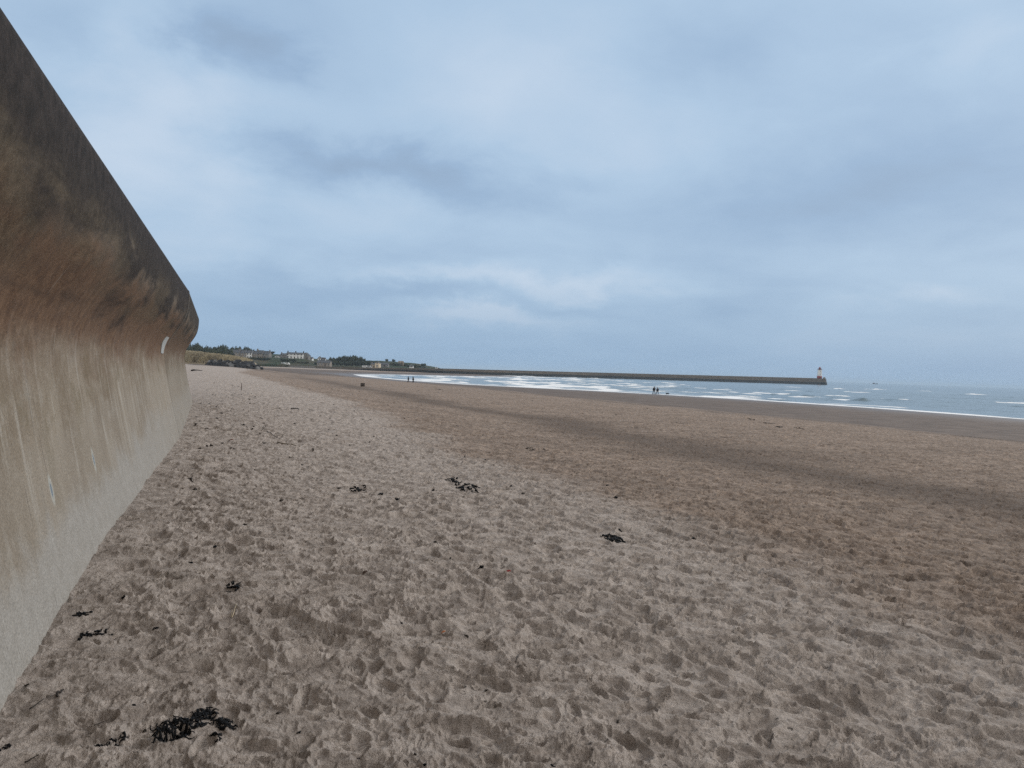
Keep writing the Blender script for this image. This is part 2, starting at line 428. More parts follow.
# swash line and the spent foam behind it
ed = Ds+fbm(sx*.08, sy*.08, 4, 101)*1.8
foam = np.maximum(foam, (1-ss(2.0, 8, ed))*(.85+.4*fbm(sx*.05, sy*.05, 3, 103)))
foam = np.maximum(foam, np.exp(-((Ds+fbm(sx*.03, sy*.03, 3, 105)*5-13)/3.2)**2)*(.42+.9*fbm(sx*.03, sy*.03, 4, 107)))
leftw = 1-ss(35, 85, sx-.05*sy)                       # more broken water in the bay than towards the open sea
lines = crest*ss(.0, .7, fbm(sx*.022, sy*.022, 4, 111)+.30*leftw-.12)
foam = np.maximum(foam, lines*(.25+.75*leftw)*(1-ss(150, 330, Ds))*1.0)
foam = np.maximum(foam, leftw*(1-ss(30, 170, Ds))*(.42+.6*fbm(sx*.06, sy*.03, 4, 113))*(.75+.25*ss(-60, 0, sx)))
# the single breakers one can pick out
BRK = [(838, 388.9, 17, .6, 1.2), (876, 389.3, 22, .7, 1.2), (625, 383.6, 17, .5, 1), (664, 382.9, 14, .5, 1), (681, 385.2, 10, .5, 1), (636, 385.0, 9, .4, 1),
       (808, 396.4, 12, .95, .35), (858, 400.4, 17, .95, .4), (772, 394.2, 6, .3, .2), (840, 399.2, 22, .25, .9), (770, 393.2, 40, .25, .9), (560, 384.5, 34, .25, 1),
       (600, 386.5, 22, .25, 1), (725, 388.6, 20, .25, .8), (510, 383.2, 20, .3, 1), (735, 392.2, 14, .2, .8), (700, 388.0, 12, .2, .8)]
rb = random.Random(12)
for k in range(26):
    px = rb.uniform(560, 1015); BRK.append((px, hor(px)+rb.choice([7, 9, 11, 13, 16, 19, 22])*rb.uniform(.9, 1.1), rb.uniform(8, 42), rb.uniform(.12, .35), rb.choice([.2, .9, .7, 1])))
for (px, py, wpx, hh, fo) in BRK:
    p = on_z(px, py, 0.1); dist = p[1]; L = wpx/F*dist*.5
    e = 2.0; q = [(-shore_D(np.array([p[0]+ex]), np.array([p[1]+ey])))[0] for ex, ey in ((e, 0), (-e, 0), (0, e), (0, -e))]
    nx, ny = q[0]-q[1], q[2]-q[3]; ln = math.hypot(nx, ny)+1e-9; nx /= ln; ny /= ln      # seaward normal
    u = (sx-p[0])*(-ny)+(sy-p[1])*nx; v = (sx-p[0])*nx+(sy-p[1])*ny
    v = v+fbm(sx*.15, sy*.15, 2, 117)*1.2
    g = np.exp(-(u/L)**4)
    g2 = g*np.where(v < 0, np.exp(-(v/1.1)**2), np.exp(-(v/3.8)**2))
    hgt = hgt+hh*g2*(.75+.5*fbm(sx*.35, sy*.2, 3, 119))
    if fo > .5: foam = np.maximum(foam, fo*g*np.exp(-((v-.3)/max(2.6, dist*.014))**2)*1.25)
    else:
        foam = foam*(1-g2*.9); foam = np.maximum(foam, fo*g*np.exp(-((v-3)/1.8)**2))
deep = ss(60, 500, Ds)
sea = grid_mesh('sea', sx, sy, hgt*ss(0, 4, Ds)-.4*ss(30, -5, Ds)*0, sea_material(), True, dict(foam=np.clip(foam, 0, 1.2), deep=deep))
tag(sea, 'grey blue sea with low breaking waves and foam along the shore', kind='structure')

# ------------------------------------------------------------------ sea wall
L0 = at_y(0, 5, 3.9); 
def lipP(px, py): return on_z(px, py, CAMZ+1.335)
W0 = lipP(0, 0); W1 = lipP(189, 290); W2 = lipP(199, 318)
d1 = W1-W0; d1 /= np.linalg.norm(d1)
d2 = W2-W1; d2 /= np.linalg.norm(d2)
PR = [(1.3, 1.33), (.9, 1.33), (.10, 1.345), (.03, 1.338), (.0, 1.31), (-.005, 1.22), (.0, 1.1), (.012, .99), (.04, .85), (.10, .715), (.18, .585), (.26, .465), (.325, .355), (.375, .23), (.40, .09),
      (.395, -.05), (.37, -.2), (.335, -.4), (.29, -.65), (.235, -.9), (.18, -1.15), (.12, -1.4), (.06, -1.65), (-.02, -2.0), (-.1, -2.4)]
def fine_prof():
    P = np.array(PR); seg = np.hypot(*(P[1:]-P[:-1]).T); s = np.concatenate([[0], np.cumsum(seg)])
    ts = np.concatenate([np.linspace(0, s[3], 6)[:-1], np.linspace(s[3], s[-1], 110)])
    # smooth
    ox = np.interp(ts, s, P[:, 0]); oz = np.interp(ts, s, P[:, 1])
    for k in range(6):
        ox[9:-1] = (ox[8:-2]+ox[9:-1]*2+ox[10:])/4; oz[9:-1] = (oz[8:-2]+oz[9:-1]*2+oz[10:])/4
    return ox, oz, ts-s[3]
ox, oz, tt = fine_prof()
def wall_material():
    m, t, b = newmat('weathered_concrete')
    V = t.attr('wc', True); S, T, H0 = t.sep(V); H = t.m('MULTIPLY_ADD', t.m('MAXIMUM', H0, 0), .32, H0)
    def sv(a, bb, off=0): return t.comb(t.m('MULTIPLY_ADD', S, a, off), t.m('MULTIPLY', T, bb), off)
    low = t.noise(sv(.9, .7), 1, 5, .6, .4); st = t.noise(sv(7, .55, 3), 1, 6, .62, .25); st2 = t.noise(sv(26, .8, 9), 1, 5, .6, .2)
    mott = t.noise(sv(9, 9, 5), 1, 8, .75); pore = t.noise(sv(60, 60, 1), 1, 4, .7)
    c = t.mix(t.sstep(.3, .7, low), (.190, .148, .104), (.305, .258, .200))
    c = t.mix(t.m('MULTIPLY', t.sstep(.45, .65, mott), .55), c, (.33, .29, .24))
    bl2 = t.noise(sv(.75, 2.4, 71), 1, 6, .6, .3)
    # long pale runs of lime down the face
    run = t.m('MULTIPLY', t.sstep(.52, .62, st), t.m('MULTIPLY', t.sstep(.7, .2, H), .65))
    c = t.mix(t.m('MULTIPLY', run, t.sstep(.35, .6, t.noise(sv(1.7, 1.2, 51), 1, 4, .6))), c, (.43, .40, .35))
    c = t.mix(t.m('MULTIPLY', t.sstep(.46, .32, st), t.m('MULTIPLY', t.sstep(.9, .2, H), .55)), c, (.15, .118, .088))
    bl = t.noise(sv(2.6, 2.2, 61), 1, 7, .68, .5)
    blm = t.sstep(.8, .2, H)
    c = t.mix(t.m('MULTIPLY', t.sstep(.52, .66, bl), t.m('MULTIPLY', blm, .55)), c, (.165, .132, .082))
    c = t.mix(t.m('MULTIPLY', t.sstep(.46, .34, bl), t.m('MULTIPLY', blm, .45)), c, (.34, .315, .27))
    # rust and algae under the lip
    hn = t.m('ADD', H, t.m('ADD', t.m('MULTIPLY', t.m('SUBTRACT', st, .5), .22), t.m('MULTIPLY', t.m('SUBTRACT', bl2, .5), .9)))
    rust = t.m('MULTIPLY', t.sstep(-.3, .35, hn), t.sstep(1.25, .75, hn))
    c = t.mix(t.m('MULTIPLY', rust, .8), c, t.mix(t.sstep(.35, .65, mott), (.085, .040, .022), (.175, .092, .048)))
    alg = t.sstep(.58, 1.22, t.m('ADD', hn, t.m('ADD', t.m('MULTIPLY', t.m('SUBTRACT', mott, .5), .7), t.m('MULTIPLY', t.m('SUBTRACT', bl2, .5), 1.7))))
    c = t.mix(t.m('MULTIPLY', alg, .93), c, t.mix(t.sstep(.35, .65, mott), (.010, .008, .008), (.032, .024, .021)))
    olive = t.m('MULTIPLY', t.sstep(.47, .60, t.noise(sv(.35, 1.3, 21), 1, 6, .62)), t.m('MULTIPLY', t.sstep(.45, .8, H), t.sstep(1.6, 1.1, H)))
    c = t.mix(t.m('MULTIPLY', olive, .6), c, t.mix(t.sstep(.35, .65, mott), (.075, .056, .036), (.165, .130, .088)))
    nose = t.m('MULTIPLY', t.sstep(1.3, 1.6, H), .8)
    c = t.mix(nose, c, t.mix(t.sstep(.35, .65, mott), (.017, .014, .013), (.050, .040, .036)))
    farp = t.m('GREATER_THAN', S, s1); c = t.mix(t.m('MULTIPLY', farp, .25), c, (.075, .065, .045))  # shade from the wall's change of angle, painted darker past the joint
    # band scoured pale by sand and sea
    lim = t.m('ADD', t.m('MINIMUM', t.m('MULTIPLY_ADD', S, .034, -1.24), -.93), t.m('MULTIPLY', t.m('SUBTRACT', t.noise(sv(1.6, 1.6, 31), 1, 6, .65, .5), .5), .8))
    pale = t.sstep(t.m('ADD', lim, .2), t.m('SUBTRACT', lim, .12), H)
    c = t.mix(t.m('MULTIPLY', pale, t.m('ADD', .35, t.m('MULTIPLY', t.sstep(14, 6, S), .45))), c, t.mix(t.sstep(.3, .7, mott), (.285, .280, .265), (.41, .405, .39)))
    mid = t.m('MULTIPLY', t.sstep(t.m('ADD', lim, .75), t.m('ADD', lim, .45), H), .4)
    c = t.mix(mid, c, (.31, .275, .23))
    # hairline drips
    dr = t.m('MULTIPLY', t.m('MULTIPLY', t.sstep(.655, .70, st2), t.sstep(1.0, .4, H)), .5)
    c = t.mix(dr, c, (.50, .48, .44))
    dr2 = t.m('MULTIPLY', t.sstep(.36, .31, st2), .6)
    c = t.mix(dr2, c, (.09, .07, .055))
    # two small blue-grey filled tie holes with pale halos, and thin cracks
    for (s0, h0) in HOLES:
        ds = t.m('DIVIDE', t.m('SUBTRACT', S, s0), .045); dh = t.m('DIVIDE', t.m('SUBTRACT', H, h0), .10)
        q = t.m('SQRT', t.m('ADD', t.m('MULTIPLY', ds, ds), t.m('MULTIPLY', dh, dh)))
        c = t.mix(t.m('MULTIPLY', t.sstep(1.3, .7, q), .8), c, (.42, .42, .38)); c = t.mix(t.m('MULTIPLY', t.sstep(.6, .35, q), .9), c, (.16, .20, .24))
    v = t.m('ADD', .72, t.m('MULTIPLY', t.sstep(.25, .75, pore), .5)); c = t.mix(1, c, t.comb(v, v, v), 'MULTIPLY')
    t.put(b.inputs['Base Color'], c); b.inputs['Roughness'].default_value = .88; b.inputs['Specular IOR Level'].default_value = .25
    hh = t.m('ADD', t.m('MULTIPLY', t.noise(sv(9, 1.2, 41), 1, 4, .6), 1.0), t.m('ADD', t.m('MULTIPLY', pore, .22), t.m('MULTIPLY', mott, .5)))
    t.put(b.inputs['Normal'], t.bump(hh, .55, .02))
    return m
nrm1 = np.array([-d1[1], d1[0], 0]); nrm2 = np.array([-d2[1], d2[0], 0])   # towards the land (left)
s1 = float(np.linalg.norm(W1-W0))
def hole_sh(px, py):
    for z in np.linspace(-1.5, .5, 200):
        p = on_z(px, py, CAMZ+z) - W0
        o = float(p @ nrm1)
        if o <= np.interp(-z, -np.array([q[1] for q in PR]), [q[0] for q in PR])+.0: return float(p @ d1), z
    return 4.0, -.8
HOLES = [hole_sh(53.5, 490), hole_sh(93.5, 460)]
WM = wall_material()
def wall_sec(name, org, dr, nm, sA, sB, s_off, step, nm_b=None, miter=None):
    n = max(2, int((sB-sA)/step)); s = np.linspace(sA, sB, n)
    S, K = np.meshgrid(s, np.arange(len(ox)), indexing='ij')
    O = ox[K]; H = oz[K]; T = tt[K]
    # slow undulation of the formwork, not at the ends
    endf = np.minimum(ss(0, .6, S-sA), ss(0, .6, sB-S))
    und = (perlin(S*.55, T*.5, 3)*.012+perlin(S*1.7, T*.25, 5)*.008)*ss(.2, .8, T)*endf
    O = O+und
    X = org[0]+dr[0]*S+nm[0]*O; Y = org[1]+dr[1]*S+nm[1]*O; Z = CAMZ+H+perlin(S*.4, S*0, 9)*.006*endf
    if miter:   # shear the ends so that neighbouring sections meet on the bisector
        k0, k1 = miter
        w = (S-sA)/(sB-sA)
        X += dr[0]*O*(k0*(1-w)+k1*w); Y += dr[1]*O*(k0*(1-w)+k1*w)
    W = np.stack([S+s_off, T, H], -1)
    # cap both ends
    return X, Y, Z, W
def wall_obj(name, parts, parent):
    X, Y, Z, W = parts
    return_o = grid_mesh(name, X.T[::1], Y.T, Z.T, WM, True, dict(wc=np.swapaxes(W, 0, 1)))
    return_o.parent = parent
    return return_o
wall = empty('sea_wall', (0, 0, 0), 0, 'tall curved concrete sea wall with overhanging lip, stained brown above and pale at the foot', 'sea wall')
bend = math.atan2(d1[0]*d2[1]-d1[1]*d2[0], d1 @ d2); kb = math.tan(bend/2)
o = wall_obj('wall_panel', wall_sec('a', W0, d1, nrm1, -9, s1-.012, 0, .09, miter=(0, -kb)), wall)
s2 = float(np.linalg.norm(W2-W1))
o = wall_obj('wall_panel', wall_sec('b', W1, d2, nrm2, .012, s2, s1, .12, miter=(kb, -.30)), wall)
tag(o, 'far panel of the wall beyond the joint, its shaded tone painted in')
d3a = math.atan2(d2[1], d2[0])+rad(38); d3 = np.array([math.cos(d3a), math.sin(d3a), 0]); nrm3 = np.array([-d3[1], d3[0], 0])
o = wall_obj('wall_panel', wall_sec('c', W2, d3, nrm3, .01, 30, s1+s2, .3, miter=(.30, 0)), wall)
# joint strip following the profile at the bend
js = []; jf = []
bd = d1+d2; bd /= np.linalg.norm(bd); bn = np.array([-bd[1], bd[0], 0])
for i in [q for q in range(3, len(ox)) if oz[q] > .25]:
    for sg in (-.035, .035):
        for pr in (-.010, .05):
            o_ = ox[i]+pr
            p = W1+bd*sg+bn*o_*1.0; js.append((p[0], p[1], CAMZ+oz[i]))
for i in range(len(js)//4-1):
    a = i*4; b = a+4
    jf += [[a, a+2, b+2, b], [a+1, b+1, b+3, a+3], [a, b, b+1, a+1], [a+2, a+3, b+3, b+2]]
pale_m = simple('pale_mortar', (.36, .34, .30), .9, .2, 5)
pym('joint_strip', js, jf, simple('joint_mortar', (.20, .18, .155), .9, .3, 5), wall)
# white patch at the waist of the joint
white_m = simple('white_repair', (.40, .415, .41), .8, .12, 6)
pv = []; pf = []
idx = [i for i in range(3, len(ox)) if .06 < oz[i] < .40]
for n_, i in enumerate(idx):
    u = n_/(len(idx)-1); wd = .55*(1-abs(u-.4)*.55)
    for sg in (0.03, wd*1.5):
        for pr in (-.014, .02):
            p = W1+d1*(-.45-sg*.9)+nrm1*(ox[i]+pr)
            pv.append((p[0], p[1], CAMZ+oz[i]))
for i in range(len(idx)-1):
    a = i*4; b = a+4
    pf += [[a, a+2, b+2, b], [a+1, b+1, b+3, a+3], [a, b, b+1, a+1], [a+2, a+3, b+3, b+2]]
e_ = (len(idx)-1)*4; pf += [[0, 1, 3, 2], [e_, e_+2, e_+3, e_+1]]
pym('repair_patch', pv, pf, white_m, wall)
# promenade behind the wall
pe = []
for P_, n_ in ((W0-d1*9, nrm1), (W1, nrm1), (W2, nrm3), (W2+d3*30, nrm3)):
    for o_ in (1.2, 14): q = P_+n_*o_; pe.append((q[0], q[1], CAMZ+1.18))
prom = pym('promenade', pe, [[0, 1, 3, 2], [2, 3, 5, 4], [4, 5, 7, 6]], simple('tarmac', (.07, .07, .07), .9)); tag(prom, 'tarmac promenade behind the sea wall', kind='structure')

# ------------------------------------------------------------------ far land: hillside, dune
def px_of(x, y): return 512+F*x/y
HX = [120, 188, 215, 240, 262, 285, 300, 312, 330, 345, 362, 380, 400, 415, 425, 432, 438]
HC = [13, 12, 12.5, 12.5, 12.5, 12.0, 11.0, 9.5, 8.8, 9.0, 8.8, 9.0, 8.4, 7.4, 6.2, 5.0, 3.4]     # crest z
CX = [120, 262, 300, 340, 372, 400, 438]; CR = [560, 590, 600, 600, 575, 590, 640]              # where the land starts
def hill_z(px, Y):
    c = np.interp(px, HX, HC); r0 = np.interp(px, CX, CR)
    T = Y-r0; c1 = np.minimum(c, np.interp(px, [215, 262, 272, 303, 325], [6.8, 6.8, 7.9, 7.9, 3.3]))
    lo = np.interp(px, [120, 230, 262, 438], [3.4, 4.5, 2.6, 2.6])
    return lo+(c1-lo)*ss(0, 45, T)+(c-c1)*ss(60, 200, T)
pxs = np.linspace(110, 439, 260); ys = np.concatenate([[0], np.linspace(0.01, 220, 60), np.linspace(240, 600, 12)])
PX, T_ = np.meshgrid(pxs, ys); Y = np.interp(PX, CX, CR)+T_
Xh = (PX-512)/F*Y; Zh = hill_z(PX, Y)+fbm(Xh*.03, Y*.03, 4, 121)*1.1*ss(5, 60, T_)
Zh[0] = -.5
gm, t, b = newmat('rough_grass_slope')
P = t.node('ShaderNodeNewGeometry').outputs['Position']
n_ = t.noise(P, .035, 5, .6); n2_ = t.noise(P, .35, 5, .6)
c = t.mix(t.sstep(.42, .56, n_), (.040, .058, .030), (.085, .075, .048)); c = t.mix(t.sstep(.5, .62, n2_), c, (.035, .040, .026))
t.put(b.inputs['Base Color'], c); b.inputs['Roughness'].default_value = .95; b.inputs['Specular IOR Level'].default_value = .1
hill = grid_mesh('hillside', Xh, Y, Zh, gm); tag(hill, 'low green hillside behind the far end of the beach', kind='structure')

DX = [100, 188, 209, 225, 245, 258, 266]; DR = [260, 245, 215, 188, 168, 165, 168]
TX = [100, 188, 200, 209, 220, 232, 245, 252, 260]; TZ = [7.4, 6.5, 6.2, 5.9, 5.5, 5.1, 4.7, 4.2, 2.9]
def dune_z(px, Y):
    r0 = np.interp(px, DX, DR); top = np.interp(px, TX, TZ)
    tt_ = np.clip((Y-r0)/22, 0, 1); return 2.9+(top-2.9)*(1-(1-tt_)**2.2)
pxs = np.linspace(100, 256, 170); ys = np.concatenate([[-2], np.linspace(0, 30, 40), np.linspace(40, 160, 10)])
PX, T_ = np.meshgrid(pxs, ys); Y = np.interp(PX, DX, DR)+T_; Xh = (PX-512)/F*Y
Zh = dune_z(PX, Y)+fbm(Xh*.12, Y*.12, 4, 131)*.5*ss(0, 8, T_)*ss(262, 246, PX)*1.0; Zh[0] = 2.0
dune = grid_mesh('dune', Xh, Y, Zh, simple('dune_sand', (.30, .24, .16), .95, .2, .5)); tag(dune, 'low dune behind the rock armour', kind='structure')
# marram grass on the dune
rg = np.random.RandomState(5)
gv = []; gf = []
for k in range(26000):
    px = rg.uniform(150, 251); T = 1.5+34*rg.rand()**1.3; Y0 = np.interp(px, DX, DR)+T
    if px > 206 and T < 5: continue
    x = (px-512)/F*Y0; z = float(dune_z(px, Y0))
    h = rg.uniform(.35, .85)*(1+.4*math.sin(x*.7+Y0*.4)); a = rg.uniform(0, 6.28); lx, ly = math.cos(a)*.28, math.sin(a)*.28
    wv_ = .09; n0 = len(gv); b2 = rg.uniform(0, 3.14); wx, wy = math.cos(b2)*wv_, math.sin(b2)*wv_
    gv += [(x-wx, Y0-wy, z-.2), (x+wx, Y0+wy, z-.2), (x+lx*.6+wx*.5, Y0+ly*.6+wy*.5, z+h*.7), (x+lx*1.3, Y0+ly*1.3, z+h)]
    gf += [[n0, n0+1, n0+2], [n0, n0+2, n0+3]]
mm, t, b = newmat('dry_marram'); P = t.node('ShaderNodeNewGeometry').outputs['Position']
n_ = t.noise(P, .16, 4, .6); n2_ = t.noise(P, 1.3, 4, .6)
c = t.mix(t.sstep(.40, .62, n_), (.40, .34, .225), (.19, .16, .11)); c = t.mix(t.sstep(.5, .68, n2_), c, (.52, .45, .32))
t.put(b.inputs['Base Color'], c); b.inputs['Roughness'].default_value = .9
o = pym('marram_grass', gv, gf, mm); tag(o, 'yellowed marram grass covering the dune', 'grass', kind='stuff')

# ------------------------------------------------------------------ boulders
rock_m = simple('dark_rock', (.055, .058, .064), .85, .5, .9, bump=.5)
rock_l = simple('grey_rock', (.20, .20, .20), .85, .4, .9, bump=.5)
def boulder_mesh(seed):
    rd = random.Random(seed); bm = bmesh.new(); bmesh.ops.create_icosphere(bm, subdivisions=2, radius=.75)
    pl = [(Vector((rd.gauss(0, 1), rd.gauss(0, 1), rd.gauss(0, 1))).normalized(), rd.uniform(.42, .62)) for _ in range(9)]
    for v in bm.verts:
        for nn, dd in pl:
            e_ = v.co.dot(nn)-dd
            if e_ > 0: v.co -= nn*e_
        v.co += Vector((rd.gauss(0, 1), rd.gauss(0, 1), rd.gauss(0, 1)))*.012
        v.co.z *= .8
    me = bpy.data.meshes.new('boulder'); bm.to_mesh(me); bm.free(); return me
bmeshes = [boulder_mesh(i) for i in range(7)]
for i, me in enumerate(bmeshes): me.materials.append(rock_l if i == 0 else rock_m)
rd = random.Random(3); nb = 0
def lbl_boulder(o): tag(o, 'dark angular boulder in the rock armour below the grassy dune', 'boulder', 'rock armour boulders at the foot of the dune')
for row in range(5):
    px = 206+row*1.2
    while px < 262-row*2.5:
        r0 = np.interp(px, DX, DR)-1.5+row*1.3; sc = rd.uniform(.5, .95)
        x = (px-512)/F*r0
        z = 2.98+row*.30+rd.uniform(-.1, .12)
        if px > 254: z = min(z, 3.3)
        o = bpy.data.objects.new('boulder', rd.choice(bmeshes)); C.objects.link(o)
        o.location = (x, r0, z); o.rotation_euler = (rd.uniform(-.5, .5), rd.uniform(-.5, .5), rd.uniform(0, 6.28)); o.scale = (sc*1.15, sc, sc)
        lbl_boulder(o)
        if o.data == bmeshes[0]: tag(o, 'pale grey boulder among the dark rock armour', 'boulder', 'pale boulders in the rock armour')
        px += rd.uniform(.9, 1.4)*F/r0*1.25*sc*.62

# ------------------------------------------------------------------ trees and scrub
leaf_m, t, b = newmat('dark_foliage'); P = t.node('ShaderNodeNewGeometry').outputs['Position']
c = t.mix(t.sstep(.4, .65, t.noise(P, .5, 4, .6)), (.030, .042, .026), (.062, .078, .040)); t.put(b.inputs['Base Color'], c); b.inputs['Roughness'].default_value = .9
leaf2_m, t, b = newmat('olive_foliage'); P = t.node('ShaderNodeNewGeometry').outputs['Position']
c = t.mix(t.sstep(.4, .65, t.noise(P, .5, 4, .6)), (.055, .062, .034), (.105, .105, .055)); t.put(b.inputs['Base Color'], c); b.inputs['Roughness'].default_value = .9
bark_m = simple('bark', (.07, .055, .045), .95)
def crown_mesh(seed, n, leaf, mat, squat=1.0, flat_bottom=True):
    rd = random.Random(seed); v = []; f = []
    lobes = [(Vector((rd.uniform(-.55, .55), rd.uniform(-.55, .55), rd.uniform(.35, .78))), rd.uniform(.26, .42)) for _ in range(9)]
    for k in range(n):
        c0, r = rd.choice(lobes); dd = Vector((rd.gauss(0, 1), rd.gauss(0, 1), rd.gauss(0, 1))).normalized()
        p = c0+dd*r*rd.uniform(.55, 1.08)
        p.z = max(p.z, .1)*squat
        u = Vector((rd.gauss(0, 1), rd.gauss(0, 1), rd.gauss(0, 1))).normalized(); w_ = u.cross(dd+Vector((.01, 0, 0))).normalized(); s_ = leaf*rd.uniform(.6, 1.4)
        m_ = len(v); v += [p-u*s_, p+w_*s_*.7, p+u*s_, p-w_*s_*.7]; f.append([m_, m_+1, m_+2, m_+3])
    me = bpy.data.meshes.new('crown'); me.from_pydata([tuple(q) for q in v], [], f); me.update(); me.materials.append(mat); return me
crowns = [crown_mesh(i, 900, .085, leaf_m) for i in range(4)]+[crown_mesh(20+i, 900, .085, leaf2_m) for i in range(2)]
def trunk_mesh(seed):
    rd = random.Random(seed); mb = MB()
    mb.tube([(0, 0, -.1), (.01, 0, .2), (.03, .02, .55)], [.045, .035, .02], 7)
    for k in range(4):
        a = k*1.6+rd.random(); mb.tube([(.01, 0, .22+.06*k), (.2*math.cos(a), .2*math.sin(a), .45+.05*k), (.36*math.cos(a), .36*math.sin(a), .62+.04*k)], [.02, .013, .006], 5)
    me = bpy.data.meshes.new('trunk'); me.from_pydata(mb.v, [], mb.f); me.update(); me.materials.append(bark_m); return me
trunks = [trunk_mesh(i) for i in range(3)]
def tree(px, topy, Y, wid, label, group, kinds=(0, 1, 2, 3), zb=None, name='broadleaf_tree', cat='tree', sink=0):
    p = at_y(px, topy, Y); zg = float(hill_z(px, Y)) if zb is None else zb
    h = max(1.5, p[2]-zg)
    o = empty(name, (p[0], Y, zg-sink), random.uniform(0, 6.28), label, cat, group)
    cr = bpy.data.objects.new('crown', crowns[random.choice(kinds)]); C.objects.link(cr); cr.parent = o; cr.scale = (wid/2*1.1, wid/2*1.1, h*.93)
    tr = bpy.data.objects.new('trunk', random.choice(trunks)); C.objects.link(tr); tr.parent = o; tr.scale = (h*.8, h*.8, h*.9)
    return o
# dark wood behind the dune grass, at the wall's end
TT = [(178, 346), (184, 345.5), (189, 345), (194, 343.6), (199, 343.2), (203, 344.6), (207, 345.8), (211, 346), (215, 346.4), (218.5, 347), (223, 344.8), (228, 346)]
for i, (px, ty) in enumerate(TT):
    tree(px, ty+.6, 520+random.uniform(-10, 15), 8.5, 'dark leafy tree in the dense wood between the sea wall and the stone terrace', 'trees of the dark wood at the left', (0, 1, 2, 3), zb=3.5)
for i in range(16):
    px = 180+i*2.7
    tree(px, 348.5+random.uniform(-.8, 1), 495+random.uniform(-8, 8), 7.5, 'dark leafy tree in the dense wood between the sea wall and the stone terrace', 'trees of the dark wood at the left', zb=3.2)
for i, (px, ty) in enumerate([(222, 345.6), (235, 347.2), (240, 346.8), (246, 347), (252, 348.2)]):
    tree(px, ty, 680, 9, 'tree crown rising behind the slate roofs of the stone terrace', 'trees behind the stone terrace')
for i, px in enumerate(np.linspace(331, 362, 12)):
    ty = np.interp(px, [331, 340, 352, 357, 362], [358.5, 356.4, 355.4, 355.2, 357.5])+random.uniform(-.4, .6)
    tree(px, ty, 665+random.uniform(-10, 10), 7.5, 'dark tree in the wood between the low slate roofed house and the cream house', 'trees left of the cream gabled house')
for i, px in enumerate(np.linspace(331, 373, 13)):
    tree(px, 361+random.uniform(-.6, .8), 625+random.uniform(-6, 6), 6.5, 'dark tree in the wood between the low slate roofed house and the cream house', 'trees left of the cream gabled house', zb=3)
for px, ty, lb in [(387, 358.9, 'small round tree alone on the skyline, left of a pair'), (393.7, 359.0, 'small round tree alone on the skyline, right of a pair'),
                   (423.5, 363.4, 'spreading tree where the hill drops down to the pier'), (271, 351.2, 'low tree between the stone terrace and the white house')]:
    tree(px, ty, 770 if px > 300 else 700, 3.8 if px < 400 and px > 300 else 8, lb, None, zb=float(hill_z(px, 770))-.5)
for i, px in enumerate(np.linspace(362, 422, 17)):
    ty = np.interp(px, [362, 380, 400, 415, 425], [359.6, 361.2, 362.4, 363.8, 365.3])+random.uniform(0, 1.4)
    tree(px, ty, 700+random.uniform(-25, 25), 8, 'low olive green bush on the slope above the pier road', 'bushes on the slope right of the cream house', (0, 4, 5), name='bush', cat='bush', sink=.3)
for i, px in enumerate([252, 255, 257, 260, 262, 265, 267, 249, 244, 246, 283, 288, 293.5, 316, 300, 306, 241]):
    z_ = float(hill_z(px, 618)); tree(px, (357.4 if px < 270 else 358.6 if px < 300 else 361.5)+random.uniform(-.5, .5), 618, 5.5, 'dark bush on the grassy slope below the stone terrace and the white house', 'bushes on the slope below the houses', (0, 1, 4), name='bush', cat='bush', zb=z_-.4)

